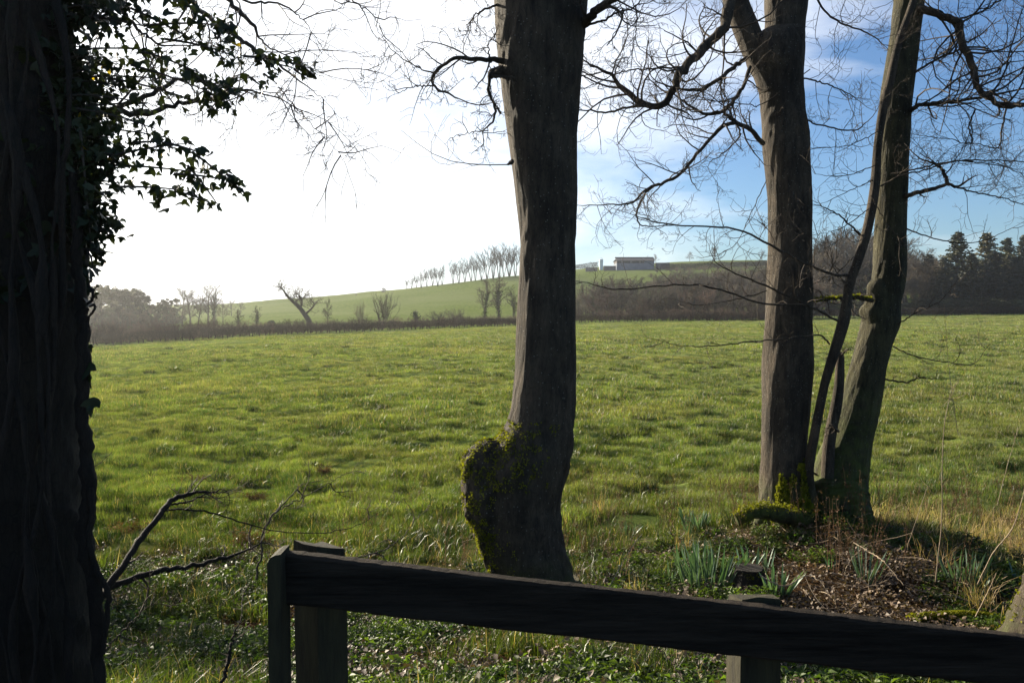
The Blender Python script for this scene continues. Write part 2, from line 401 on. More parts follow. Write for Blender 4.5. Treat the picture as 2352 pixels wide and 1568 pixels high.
def grow(out, p, d, L, r, lvl, rng, curl=.45, up=.12, kids=5, ang=.9, ratio=.55, tip=.0012, first=.15):
    P, dl = wander(p, d, L, rng, curl, up); rr = np.linspace(r, max(r * .35, tip), NP)
    out.append((P, rr))
    if lvl <= 0: return
    k = max(2, int(round(kids * (.7 + .6 * rng.rand()))))
    for i in range(k):
        t = first + (1 - first) * (i + rng.rand()) / k; q = t * (NP - 1); a = min(int(q), NP - 2); f = q - a
        pp = P[a] * (1 - f) + P[a + 1] * f; tv = unit(P[a + 1] - P[a]); pv = unit(np.cross(tv, rng.randn(3)))
        an = ang * (.6 + .6 * rng.rand())
        grow(out, pp, tv * math.cos(an) + pv * math.sin(an), L * ratio * (.6 + .7 * rng.rand()) * (1.15 - .5 * t), max(rr[a] * .6, tip), lvl - 1, rng, curl, up, kids, ang, ratio, tip)
def add_twigs(mb, out, mi=0, thick=.006):
    big = [o for o in out if o[1][0] > thick]; sm = [o for o in out if o[1][0] <= thick]
    if big: mb.tubes(np.array([o[0] for o in big]), np.array([o[1] for o in big]), 5, mi)
    if sm: mb.tubes(np.array([o[0] for o in sm]), np.array([o[1] for o in sm]), 3, mi)
def cloud(mb, C, size, rng, mi=0, n=3, flat=0.):
    """leaf-sized faces at points C"""
    C = np.asarray(C); N_ = len(C); a = rng.randn(N_, 3); a /= np.linalg.norm(a, axis=1)[:, None]
    b = np.cross(a, rng.randn(N_, 3)); b /= np.linalg.norm(b, axis=1)[:, None]
    s = (size * (.6 + .8 * rng.rand(N_)))[:, None]
    V = np.stack([C - a * s * .5, C + b * s * .35, C + a * s * .6, C - b * s * .35], 1)
    mb.add(V.reshape(-1, 3), np.arange(N_ * 4).reshape(-1, 4), mi)

# ================================================================== ground
def build_ground():
    nr = 1000
    t = np.concatenate([np.linspace(0, math.log(1.2), 8)[:-1], np.linspace(math.log(1.2), math.log(26), nr - 130), np.linspace(math.log(26), math.log(300), 137)[1:]])
    ys = -10 + 10 * np.exp(t); us = np.concatenate([np.linspace(-2.2, -1.0, 12)[:-1], np.linspace(-1.0, 1.0, 560), np.linspace(1.0, 2.2, 12)[1:]])
    Y, U = np.meshgrid(ys, us, indexing='ij'); X = U * (Y + 6 + 6 * np.exp(-np.maximum(Y, 0) / 20) + .5)
    Z = H(X, Y); r, c = Y.shape
    V = np.stack([X, Y, Z], -1).reshape(-1, 3)
    i = np.arange(r - 1)[:, None] * c; j = np.arange(c - 1)[None, :]
    Fq = np.stack([i + j, i + j + 1, i + c + j + 1, i + c + j], -1).reshape(-1, 4)
    mb = MB(); mb.add(V, Fq); o = mb.obj('ground', M['ground']); tag(o, kind='structure')
build_ground()

# ================================================================== far things
def base(xd, d, dz=0.):
    p = D(xd, 700, d); return np.array([p[0], d, hz(p[0], d) + dz])
def far_h(ydisp_len, d): return ydisp_len * d / F

def bare_tree(name, h, seed, spread=.32, levels=3, lean=0., ivy=0., tr=.022, clear=.3, twig='far_twig', up=.07, kids=6, fan=False, ang=.75):
    """a leafless tree: trunk part and crown part (limbs, branches, twigs), ivy as a part of its own"""
    rng = rs(seed); root = empty(name, (0, 0, 0), None, None)
    P, _ = wander(np.zeros(3), np.array([lean, 0, 1.]), h * .8, rng, .10, .1, 9)
    rt = np.linspace(h * tr, h * tr * .3, 9); mb = MB(); mb.tube(P, rt, 7); tr_o = mb.obj('trunk', M[twig], root)
    out = []; n = 13
    for k in range(n):
        t = clear + (1 - clear) * (k + rng.rand()) / n; q = min(t * 8, 7.99); a = int(q); p = P[a] + (P[a + 1] - P[a]) * (q - a)
        az = k * 2.4 + rng.rand(); an = ang * (1.15 - .7 * t)
        d = np.array([math.cos(az) * math.sin(an), math.sin(az) * math.sin(an), math.cos(an)])
        grow(out, p, d, h * spread * (1.25 - .5 * t), h * tr * .42 * (1.1 - .6 * t), levels - 1, rng, .35, up, kids, .7, .55, h * .0022)
    mb = MB(); add_twigs(mb, out, 0, .03); mb.obj('crown', M[twig], root)
    if ivy > 0:
        mb = MB(); C = []
        for k in range(int(900 * ivy)):
            t = rng.rand() ** 1.2 * .85; q = t * 8; a = int(q); p = P[a] + (P[min(a + 1, 8)] - P[a]) * (q - a)
            g = rng.randn(3); g[2] *= .6; C.append(p + g * h * .032 * (1.2 - .5 * t))
        for P2, r2 in [o for o in out if o[1][0] > h * tr * .25]:
            for k in range(int(26 * ivy)): C.append(P2[rng.randint(0, 5)] + rng.randn(3) * h * .02)
        cloud(mb, C, h * .022, rng); mb.obj('ivy', M['far_ivy'], root)
    return root
def shrub(name, h, seed, wide=.8, stems=16, mat='far_twig', levels=2, kids=6):
    rng = rs(seed); out = []
    for k in range(stems):
        az = rng.rand() * 6.28; an = rng.rand() ** .7 * wide
        d = np.array([math.cos(az) * math.sin(an), math.sin(az) * math.sin(an), math.cos(an)])
        grow(out, np.array([math.cos(az), math.sin(az), 0]) * h * .08, d, h * .95, h * .012, levels, rng, .3, .1, kids, .6, .45, h * .002)
    mb = MB(); add_twigs(mb, out, 0, .03); return mb.obj(name, M[mat])
def conifer(name, h, seed, mat='far_ever'):
    rng = rs(seed); root = empty(name, (0, 0, 0), None, None)
    mb = MB(); mb.tube([[0, 0, 0], [0, 0, h * .5], [0, 0, h]], [h * .016, h * .009, .02], 6); mb.obj('trunk', M['far_twig'], root)
    mb = MB(); out = []; C = []
    nw = 34
    for k in range(nw):
        t = .12 + .87 * k / nw; L = h * .24 * (1 - t) ** .8 * (.8 + .3 * rng.rand()) + .25
        for j in range(7):
            az = rng.rand() * 6.28; d = np.array([math.cos(az), math.sin(az), .12 + .4 * t]); LL = L * (.6 + .55 * rng.rand())
            P, _ = wander(np.array([0, 0, h * t]), d, LL, rng, .12, -.07 + .1 * t); out.append((P, np.linspace(.05, .015, NP)))
            m = int(5 + LL * 5)
            for q in range(m):
                s = (rng.rand() ** .7) * (NP - 1); a = min(int(s), NP - 2); p = P[a] + (P[a + 1] - P[a]) * (s - a)
                C.append(p + rng.randn(3) * np.array([.16, .16, .10]) * (.6 + .12 * LL) - np.array([0, 0, .1]))
    add_twigs(mb, out); cloud(mb, C, .42, rng, 1); mb.obj('crown', [M['far_twig'], M[mat]], root); return root
def ever_tree(name, h, seed, wid=.36):
    rng = rs(seed); root = empty(name, (0, 0, 0), None, None)
    mb = MB(); mb.tube([[0, 0, 0], [.1, 0, h * .4], [0, .1, h * .85]], [h * .02, h * .014, .04], 6); mb.obj('trunk', M['far_twig'], root)
    C = []
    for k in range(62):
        t = rng.rand(); z = h * (.04 + .92 * t); rad = h * wid * math.sqrt(max(.05, 1 - (1.5 * t - .55) ** 2)) * rng.rand() ** .5
        az = rng.rand() * 6.28; c = np.array([rad * math.cos(az), rad * math.sin(az), z]); s = h * (.05 + .05 * rng.rand())
        g = rng.randn(80, 3); g /= np.linalg.norm(g, axis=1)[:, None] + 1e-9
        C.append(c + g * s * (rng.rand(80, 1) ** .4) * np.array([1.1, 1.1, .75]))
    mb = MB(); cloud(mb, np.vstack(C), h * .035, rng); mb.obj('crown', M['far_ever'], root); return root
class Kind:
    """prototypes made once; the first use takes the prototype itself, later uses copy it"""
    def __init__(s, protos, h=10.):
        s.p = protos; s.used = set(); s.k = 0
        for pr in protos:
            obs = list(pr.children) or [pr]
            top = np.percentile(np.concatenate([[v.co.z for v in o.data.vertices] for o in obs]), 99.7); f = h / top
            for o in obs: o.data.transform(Matrix.Scale(f, 4))
    def put(s, loc, hscale, label, cat, group, rng, idx=None, wide=1., rz=None):
        i = s.k % len(s.p) if idx is None else idx; s.k += 1; pr = s.p[i]
        rz = rng.rand() * 6.28 if rz is None else rz
        scl = (hscale * wide, hscale * wide, hscale)
        if i in s.used: o = dup(pr, tuple(loc), rz, scl)
        else: s.used.add(i); o = pr; o.location = tuple(loc); o.rotation_euler = (0, 0, rz); o.scale = scl
        o['label'] = label; o['category'] = cat
        if group: o['group'] = group
        return o
    def clean(s):
        for i, pr in enumerate(s.p):
            if i not in s.used:
                for c in list(pr.children): bpy.data.objects.remove(c)
                bpy.data.objects.remove(pr)
rng = rs(5)
# all prototypes are 10 m tall; the scale sets the height
K_bare = Kind([bare_tree('bare_tree', 10, s, .36, 3, kids=7, clear=.22) for s in (1, 2, 3, 4)])
M['far_dark'] = leaf_mat('far_dark', (.028, .024, .02), (.05, .04, .032), .05, rough=.8, spec=.1, patch=.3)
def hill_tree(seed):
    q = rs(seed); root = empty('hilltop_tree', (0, 0, 0), None, None); out = []; mb = MB()
    for k in range(5):
        az = k * 1.26 + .3 * q.rand(); an = .08 + .14 * q.rand(); d = np.array([math.cos(az) * math.sin(an), math.sin(az) * math.sin(an), math.cos(an)])
        o2 = []; grow(o2, np.array([math.cos(az), math.sin(az), 0]) * .12, d, 8.4 * (.75 + .3 * q.rand()), .095, 2, q, .07, .05, 11, .62, .30, .018, first=.38); mb.tube(o2[0][0], o2[0][1], 5); out += o2[1:]
    mb.obj('trunk', M['far_dark'], root); mb = MB(); add_twigs(mb, out, 0, .03); mb.obj('crown', M['far_dark'], root); return root
K_tall = Kind([hill_tree(s) for s in (11, 12, 13, 14)])
K_ivy = Kind([bare_tree('ivy_clad_tree', 10, s, .32, 3, kids=6, clear=.25, ivy=1.) for s in (21, 22, 23)])
K_shrub = Kind([shrub('leafless_shrub', 10, s, .85, 20) for s in (31, 32, 33)])
K_red = Kind([shrub('hedgerow_shrub', 10, s, 1.0, 22, 'far_red') for s in (41, 42)])
K_con = Kind([conifer('conifer', 10 * 1.6, s) for s in (51, 52, 53)], 16.)
K_ever = Kind([ever_tree('evergreen_tree', 10, s) for s in (61, 62, 63)])

# ---- left hazy wood
for k in range(24):
    x = 60 + k * 14.5 + rng.rand() * 10; d = 190 + (k % 3) * 16
    top = np.interp(x, [60, 215, 290, 330, 350, 400, 420], [640, 655, 652, 672, 690, 684, 705]) + rng.rand() * 14
    b = base(x, d); h = D(x, top, d)[2] - b[2]
    K_ever.put(b, h / 10, 'dark rounded tree in the hazy wood at the far left of the field', 'tree', 'trees of the hazy wood at far left', rng)
for k in range(12):
    x = 205 + k * 17 + rng.rand() * 8; d = 172; top = 700 + rng.rand() * 25
    b = base(x, d); h = D(x, top, d)[2] - b[2]
    K_bare.put(b, h / 10, 'small grey leafless tree along the front edge of the hazy wood at far left', 'tree', 'bare trees fronting the hazy wood', rng, wide=1.2)
# ---- spindly group right of it
for x, top, dd, kd in ((418, 664, 205, 0), (437, 660, 210, 1), (455, 656, 205, 2), (478, 648, 200, 0), (492, 645, 198, 3), (512, 690, 230, 1), (532, 688, 300, 2), (552, 686, 310, 0)):
    b = base(x, dd); h = D(x, top, dd)[2] - b[2]
    kk = K_bare if x != 492 else K_ivy
    kk.put(b, h / 10, 'thin leafless tree in the spindly group between the hazy wood and the green hill' if x != 492 else 'tallest rounded tree of the spindly group right of the hazy wood', 'tree', 'spindly trees beside the hazy wood' if x != 492 else None, rng)
# ---- single trees along the foot of the green hill
def single(K, x, top, d, label, cat='tree', group=None, wide=1., idx=None, rz=None):
    b = base(x, d); h = D(x, top, d)[2] - b[2]
    return K.put(b, h / 10, label, cat, group, rng, wide=wide, idx=idx, rz=rz)
single(K_ivy, 548, 712, 140, 'low dark bushy tree behind the left hedge, first right of the spindly group', wide=1.3)
single(K_ivy, 588, 702, 145, 'dark bushy forked tree behind the left hedge, left of the leaning dead tree', wide=1.0)
single(K_ever, 622, 736, 140, 'low black bush on the hedge line just left of the leaning dead tree', 'bush', wide=1.6)
single(K_bare, 752, 684, 160, 'thin crooked bare tree right of the leaning dead tree', wide=.6)
single(K_shrub, 880, 668, 165, 'broad many-stemmed leafless bush fanning out in front of the green hill', 'bush', wide=.62)
single(K_shrub, 830, 690, 166, 'slim leafless sapling just left of the broad fanning bush', 'bush', wide=.4)
single(K_ever, 882, 661, 420, 'small dark evergreen on the bare skyline of the green hill', 'bush', wide=1.5)
single(K_bare, 818, 672, 420, 'tiny bare tree on the green hill skyline, left of the small evergreen', wide=1.2)
single(K_shrub, 1040, 706, 175, 'low rounded bare bush left of the ivy-clad pair at the hill foot', 'bush', wide=1.2)
single(K_ivy, 1060, 712, 178, 'small dark thorn tree between the low bare bush and the ivy-clad pair', wide=1.2)
single(K_shrub, 1005, 712, 178, 'low leafless bush left of the small dark thorn tree', 'bush', wide=1.3)
single(K_ivy, 1112, 640, 190, 'left one of two ivy-clad trees at the hill foot beside the thick middle trunk')
single(K_ivy, 1146, 628, 190, 'right one of two ivy-clad trees at the hill foot beside the thick middle trunk')
single(K_ivy, 1180, 655, 195, 'dark ivy-covered tree half hidden by the thick middle trunk')
# ivy stump
def ivy_stump():
    b = base(958, 160); h = D(958, 716, 160)[2] - b[2]; r = empty('ivy_stump', b, 'short ivy-covered broken stump standing in the hedge below the green hill', 'tree stump')
    mb = MB(); mb.tube([[0, 0, 0], [-.2, 0, h * .5], [-.7, 0, h]], [.35, .3, .2], 8); mb.tube([[-.3, 0, h * .5], [.5, 0, h * .62], [.8, 0, h * .75]], [.18, .12, .1], 6); mb.obj('trunk', M['far_twig'], r)
    q = rs(9); n = 500; t = q.rand(n); C = np.stack([-.5 * t, 0 * t, h * t], 1) + q.randn(n, 3) * .3; mb = MB(); cloud(mb, C, .3, q); mb.obj('ivy', M['far_ivy'], r)
ivy_stump()
# leaning dead tree
def dead_tree():
    d = 150; b = base(716, d); r = empty('dead_tree', b, 'dead leaning tree with a long broken limb reaching left, in front of the green hill', 'tree')
    out = []; q = rs(77); mb = MB()
    for pts, r0, r1 in (([(716, 745), (700, 722), (688, 706), (676, 695), (662, 682), (652, 668)], .55, .16), ([(700, 722), (712, 712), (722, 700), (716, 690)], .25, .08), ([(690, 708), (694, 694), (688, 680), (680, 672)], .2, .06), ([(676, 695), (690, 684), (702, 684)], .15, .05), ([(652, 668), (648, 664), (646, 660)], .14, .05)):
        P = crom([D(x, y, d) - b for x, y in pts], 12); P[0, 2] = min(P[0, 2], 0 if r0 > .5 else P[0, 2]); mb.tube(P, np.linspace(r0, r1, 12), 6)
        for k in range(4, 12):
            for _ in range(2): grow(out, P[k], q.randn(3) + np.array([0, 0, .5]), 2.2, .05, 1, q, .5, .1, 5, tip=.02)
    mb.obj('trunk', M['far_twig'], r); mb = MB(); add_twigs(mb, out, 0, .03); mb.obj('crown', M['far_twig'], r)
dead_tree()
# ---- bare trees along the hilltop
xs = [(935, 640), (946, 634), (957, 628), (968, 622), (981, 614), (994, 609), (1006, 606), (1016, 612), (1041, 596), (1054, 593), (1068, 598), (1082, 586), (1092, 584), (1106, 590), (1119, 566), (1133, 563), (1146, 560), (1157, 566), (1170, 556), (1184, 562), (1200, 566), (1222, 570)]
for k, (x, top) in enumerate(xs):
    d = 425 + (k % 3) * 6; b = base(x, d); b[2] -= .3; h = D(x, top, d)[2] - b[2]
    K_tall.put(b, h / 10, 'tall slender leafless tree in the row along the top of the green hill', 'tree', 'bare trees along the hilltop', rng, wide=1.1)
# ---- scrubby wood on the bank right of the thick trunk
for k in range(96):
    x = 1312 + (k * 0.618 % 1) * 560; row = k % 4; d = (190, 215, 245, 280)[row] + rng.rand() * 12
    top = np.interp(x, [1312, 1400, 1480, 1600, 1760, 1880], [650, 622, 628, 612, 602, 592]) + (36, 22, 8, 0)[row] + rng.rand() * 16
    b = base(x, d); h = D(x, top, d)[2] - b[2]
    if h < 2: h = 2
    K = (K_bare, K_ivy, K_shrub, K_bare, K_red, K_ivy)[k % 6]
    lab = {id(K_bare): ('brown leafless tree in the scrubby wood on the bank below the barn', 'tree', 'bare trees in the wood below the barn'),
           id(K_ivy): ('ivy-clad dark tree in the scrubby wood on the bank below the barn', 'tree', 'ivy-clad trees in the wood below the barn'),
           id(K_shrub): ('grey leafless bush in the scrubby wood on the bank below the barn', 'bush', 'grey bushes in the wood below the barn'),
           id(K_red): ('reddish brown bush in the scrubby wood on the bank below the barn', 'bush', 'reddish bushes in the wood below the barn')}[id(K)]
    K.put(b, h / 10, lab[0], lab[1], lab[2], rng, wide=1.15 if K is not K_shrub else .9)
for k in range(110):
    x = 1490 + (k * 0.618 % 1) * 390; d = 330 + (k % 4) * 36 + rng.rand() * 15
    top = np.interp(x, [1490, 1560, 1880], [624, 608, 602]) + (24, 15, 7, 0)[k % 4] + rng.rand() * 8
    b = base(x, d); h = max(2.5, D(x, top, d)[2] - b[2]); K = (K_bare, K_red, K_shrub)[k % 3]
    K.put(b, h / 10, ('leafless tree', 'reddish bush', 'grey bush')[k % 3] + ' on the steep upper bank under the hedge right of the barn', ('tree', 'bush', 'bush')[k % 3], ('bare trees', 'reddish bushes', 'grey bushes')[k % 3] + ' on the upper bank', rng, wide=1.3)
for x, top, lab in ((1488, 586, 'small bare tree just behind the right end of the barn'), (1505, 583, 'small round bare tree on the skyline, first right of the barn'), (1583, 578, 'faint small bare tree standing alone on the skyline right of the barn'), (1636, 567, 'spreading dark bare tree alone on the skyline above the green strip'), (1748, 570, 'bare tree on the skyline just left of the straight twin trunk')):
    single(K_bare, x, top, 570, lab, wide=1.25)
# ---- wood to the right: bare trees, ivy-clad trees and conifers
for k in range(48):
    x = 1868 + (k * 0.618 % 1) * 290; row = k % 3; d = (225, 255, 300)[row] + rng.rand() * 10
    top = np.interp(x, [1860, 1900, 1960, 2060, 2160], [540, 525, 512, 545, 575]) + (34, 14, 0)[row] + rng.rand() * 18
    b = base(x, d); h = D(x, top, d)[2] - b[2]; K = K_ivy if k % 4 == 1 else K_bare
    K.put(b, h / 10, 'tall brown leafless tree in the wood behind the leaning twin trunk' if K is K_bare else 'tall ivy-wrapped tree in the wood behind the leaning twin trunk', 'tree', 'bare trees in the right-hand wood' if K is K_bare else 'ivy-wrapped trees in the right-hand wood', rng, wide=1.2)
for k in range(30):
    x = 2100 + (k * 0.618 % 1) * 330; d = 262 + rng.rand() * 20; top = np.interp(x, [2100, 2160, 2260, 2352, 2420], [575, 590, 588, 580, 576]) + rng.rand() * 22
    b = base(x, d); h = D(x, top, d)[2] - b[2]
    K_bare.put(b, h / 10, 'brown leafless tree behind the row of conifers at right', 'tree', 'bare trees behind the conifers', rng)
for k, (x, top, d) in enumerate(((2196, 533, 235), (2262, 536, 235), (2308, 548, 240), (2350, 540, 232), (2130, 585, 240), (2165, 592, 228), (2228, 582, 228), (2285, 580, 226), (2330, 590, 225), (2390, 560, 232), (2375, 600, 222))):
    b = base(x, d); h = D(x, top, d)[2] - b[2]
    lab = {0: 'dark conifer with the leftmost pointed top above the right-hand wood', 1: 'dark conifer with the second pointed top above the right-hand wood', 2: 'dark conifer with the third pointed top, near the right edge', 3: 'tall dark conifer at the right edge of the view'}.get(k)
    K_con.put(b, h / 16, lab or 'lower dark conifer under the pointed tops of the right-hand wood', 'conifer', None if lab else 'lower conifers of the right-hand wood', rng, wide=1.7)
for k in range(26):
    x = 1868 + k * 21 + rng.rand() * 10; d = 213; b = base(x, d)
    K_ever.put(b, (.30 + .14 * rng.rand()), 'low dark evergreen undergrowth bush between the right-hand wood and its hedge', 'bush', 'undergrowth bushes below the right-hand wood', rng, wide=2.0)
# ---- hedges
def hedge_line(pts, n):
    P = np.array([base(x, d) for x, d in pts]); return crom(P, n)
def hedge(name, pts, h, wdt, dens, label, seed, mat='hedge', gap=.5, tw=.02):
    q = rs(seed); L = hedge_line(pts, 200); seg = np.linalg.norm(np.diff(L, axis=0), axis=1); s = np.concatenate([[0], np.cumsum(seg)]); tot = s[-1]
    def at(t): return np.stack([np.interp(t, s, L[:, k]) for k in range(3)], -1)
    o = L[0].copy(); mb = MB(); n = int(tot * 1.1); t = (np.arange(n) + q.rand(n) * .7) / n * tot; B = at(t) - o; B[:, 2] = H(B[:, 0] + o[0], B[:, 1] + o[1]) - o[2]
    top = B + np.stack([q.randn(n) * .15, q.randn(n) * .15, np.full(n, h * .7)], 1)
    P = np.linspace(0, 1, 4)[None, :, None] * (top - B)[:, None, :] + B[:, None, :]; P[:, 1:3] += q.randn(n, 2, 3) * .06
    root = empty(name, o, label, 'hedge'); mb.tubes(P, np.tile(np.linspace(.09, .03, 4), (n, 1)), 4); mb.obj('stems', M['hedge'], root)
    n = int(tot * dens); t = q.rand(n) * tot; C = at(t) - o; C[:, 2] = H(C[:, 0] + o[0], C[:, 1] + o[1]) - o[2]
    hh = h * (.86 + .28 * vn(t * .35, 0 * t, seed) + .10 * vn(t * 2., 0 * t, seed + 1)); u_ = q.rand(n)
    C += np.stack([q.randn(n) * wdt * .4, q.randn(n) * wdt * .4, gap + (hh - gap) * u_], 1)
    dr = q.randn(n, 3); dr[:, 2] = np.abs(dr[:, 2]) + .6; dr /= np.linalg.norm(dr, axis=1)[:, None]
    ln = (.28 + .3 * q.rand(n))[:, None]; P = np.stack([C - dr * ln * .5, C + q.randn(n, 3) * .03, C + dr * ln * .5], 1)
    mb = MB(); mb.tubes(P, np.tile([tw, tw * .8, tw * .4], (n, 1)), 3); mb.obj('twigs', M[mat], root)
hedge('hedge', [(150, 91), (215, 95), (440, 104), (640, 113), (800, 124), (950, 135), (1190, 155), (1325, 165), (1500, 175)], 1.4, .8, 150, 'long dark trimmed hedge at the far left field edge, running behind the thick trunk', 201)
hedge('hedge', [(1500, 176), (1640, 182), (1760, 190), (1900, 195), (2060, 200), (2352, 205), (2480, 207)], 1.9, .8, 150, 'dark trimmed hedge below the right-hand wood, behind the twin trunks', 202)
hedge('hedge', [(1318, 520), (1350, 522), (1372, 522)], 3.2, 1., 150, 'short dark hedge on the skyline left of the white silo', 203, tw=.05)
hedge('hedge', [(1520, 466), (1600, 468), (1700, 472), (1770, 480), (1870, 490)], 3.3, 1.4, 180, 'long dark hedge under the green skyline strip right of the barn', 204, tw=.06)
# rougher hedgerow behind the long hedge
for k in range(70):
    x = 205 + k * 14.3 + rng.rand() * 10; d = np.interp(x, [200, 640, 1190, 1325], [100, 119, 162, 172]) + rng.rand() * 4; b = base(x, d)
    K_red.put(b, (.15 + .09 * rng.rand()) * (1.3 if x < 500 else 1), 'brown scrubby shrub in the rough hedgerow behind the long dark hedge', 'bush', 'shrubs of the hedgerow behind the long hedge', rng, wide=1.2)
for k in range(26):
    x = 1318 + k * 20.5; d = 181 + rng.rand() * 3; b = base(x, d)
    K_red.put(b, .22 + .10 * rng.rand(), 'reddish brown shrub in the low row in front of the scrubby wood below the barn', 'bush', 'shrub row in front of the scrubby wood', rng, wide=1.2)
for K in (K_bare, K_tall, K_ivy, K_shrub, K_red, K_con, K_ever): K.clean()

# ---- farm on the hill
def farm():
    d = 470; s = d / F
    def X(x): return (x - 1176) * s
    def Z(y): return D(1176, y, d)[2]
    o = (X(1447), d, Z(621)); r = empty('barn', o, 'long grey barn with pale block wall and low ridged roof on the hilltop', 'barn')
    wl = X(1479) - X(1415.5); zb, zw, ze, zr = 0, Z(604.5) - Z(621), Z(599) - Z(621), Z(591) - Z(621); dp_ = 15
    def L(n, m): return m.obj(n[0], M[n[1]], r, False)
    x0, x1 = X(1415.5) - X(1447), X(1479) - X(1447)
    m = MB(); m.box(((x0 + x1) / 2, dp_ / 2, zw / 2 - 1.0), (x1 - x0, dp_, zw + 2.0)); 
    for k in range(9): m.box((x0 + .8 + k * (x1 - x0 - 1.6) / 8, -.04, zw / 2), (.22, .14, zw))
    L(('wall', 'concrete'), m)
    m = MB(); m.box(((x0 + x1) / 2, dp_ / 2 + .1, (zw + ze) / 2), (x1 - x0 - .3, dp_ - .5, ze - zw)); L(('boarding', 'board'), m)
    for k in range(3):
        m = MB(); m.box((x0 + 3.2 + k * 5.2, .3, (zw + ze) / 2), (1.1, .2, (ze - zw) * .8)); L(('opening', 'concrete_brown'), m)
    # roof, ridge parallel to the wall, eaves overhanging
    xa, xb = x0 - .4, X(1503) - X(1447); yr = 5.5
    for (ya, za, yb, zb2) in ((-.5, ze, yr, zr), (yr, zr, dp_ + .5, ze)):
        V = []
        for zz in (0, .18):
            V += [[xa + (1.5 if ya == yr else 0), ya, za + zz], [xb, ya, za + zz], [xb, yb, zb2 + zz], [xa, yb, zb2 + zz]]
        m = MB(); m.add(V, [[0, 3, 2, 1], [4, 5, 6, 7], [0, 1, 5, 4], [1, 2, 6, 5], [2, 3, 7, 6], [3, 0, 4, 7]]); L(('roof', 'roof'), m)
    m = MB(); m.box(((xa + xb) / 2, yr, zr + .3), (xb - xa, .9, .22)); L(('ridge_vent', 'board'), m)
    m = MB(); g0 = x1 + .003; V = []
    for xx in (g0, xb - .3): V += [[xx, .2, -1], [xx, dp_ - .2, -1], [xx, dp_ - .2, ze - .05], [xx, yr, zr - .1], [xx, .2, ze - .05]]
    m.add(V[0:5] + V[5:10], [[0, 1, 6, 5], [1, 2, 7, 6], [2, 3, 8, 7], [3, 4, 9, 8], [4, 0, 5, 9]]); m.add([V[5], V[6], V[7], V[9], V[8]], [[0, 1, 2, 3], [2, 3, 4, 4]]); L(('gable', 'concrete'), m)
    # yard walls
    def wall(xa, xb, yt, label, mt, dy=0):
        o = (X((xa + xb) / 2), d + dy, Z(623)); m = MB(); wd = X(xb) - X(xa); hh = Z(yt) - Z(623)
        m.box((0, 0, hh / 2 - .6), (wd, .4, hh + 1.2)); n = max(2, int(wd / 3))
        for k in range(n + 1): m.box((-wd / 2 + .1 + k * (wd - .2) / n, -.25, hh / 2 - .6), (.3, .12, hh + 1.26))
        q = m.obj('yard_wall', M[mt], None, False); q.location = o; tag(q, label, 'wall')
    wall(1504, 1536, 603.5, 'brownish block wall joining the right end of the barn', 'concrete_brown')
    wall(1386, 1414, 610.5, 'lower brownish block wall between the silo and the barn', 'concrete_brown', 1)
    wall(1345, 1372, 614, 'low brown wall left of the silo foot', 'concrete_brown', 2)
    # silo
    o = (X(1379.5), d - 1, Z(616.5)); r2 = empty('silo', o, 'white upright cylindrical silo beside the barn', 'silo'); h = Z(596.5) - Z(616.5); ra = 4.5 * s
    m = MB(); m.tube([[0, 0, -1], [0, 0, h]], [ra, ra], 24); [m.tube([[0, 0, z], [0, 0, z + .08]], [ra + .04, ra + .04], 24) for z in np.linspace(.4, h - .5, 5)]; m.obj('body', M['silo'], r2)
    m = MB(); m.tube([[0, 0, h], [0, 0, h + .25], [0, 0, h + .4]], [ra, ra * .6, .1], 24); m.obj('cap', M['silo'], r2)
    m = MB(); m.tube([[-ra * .7, -.2, h], [-ra * .7, -.2, h + .7], [0, -.2, h + .9], [ra * .7, -.2, h + .6], [ra * .7, -.2, h]], .05, 5); m.obj('railing', M['board'], r2)
farm()

# ================================================================== near trees
def outline(rows, d, depth=.9, n=60, sides=40, seed=0, rough=.03, dd=0., lump=.0):
    """trunk rings from its left/right outline (view rows); d may vary by row through the 4th entry"""
    A = np.array([(r[0], r[1], r[2], r[3] if len(r) > 3 else d) for r in rows], float)
    A = A[np.argsort(-A[:, 0])]; A = crom(A, n); V = []; th = np.linspace(0, 2 * np.pi, sides, endpoint=False)
    for i, (y, xl, xr, dp_) in enumerate(A):
        a, b = D(xl, y, dp_), D(xr, y, dp_); c = (a + b) / 2; hw = (b[0] - a[0]) / 2
        rr = 1 + rough * 2 * (vn(3.2 * np.cos(th) + 7, 3.2 * np.sin(th) + i * .16, seed) - .5) + rough * .9 * (vn(9 * np.cos(th) + 7, 9 * np.sin(th) + i * .35, seed + 3) - .5) + rough * .8 * (vn(21 * np.cos(th) + 40, 21 * np.sin(th) + i * .22, seed + 5) - .5) + lump * (vn(5 * np.cos(th) + 1, 5 * np.sin(th) + i * .5, seed + 9) - .5)
        V.append(np.stack([c[0] + hw * rr * np.cos(th), c[1] + hw * depth * rr * np.sin(th), np.full(sides, c[2])], 1))
    V = np.array(V); i = np.arange(n - 1)[:, None] * sides; j = np.arange(sides)[None, :]; j2 = (j + 1) % sides
    Fq = np.stack([i + j, i + j2, i + sides + j2, i + sides + j], -1).reshape(-1, 4)
    return V.reshape(-1, 3), Fq
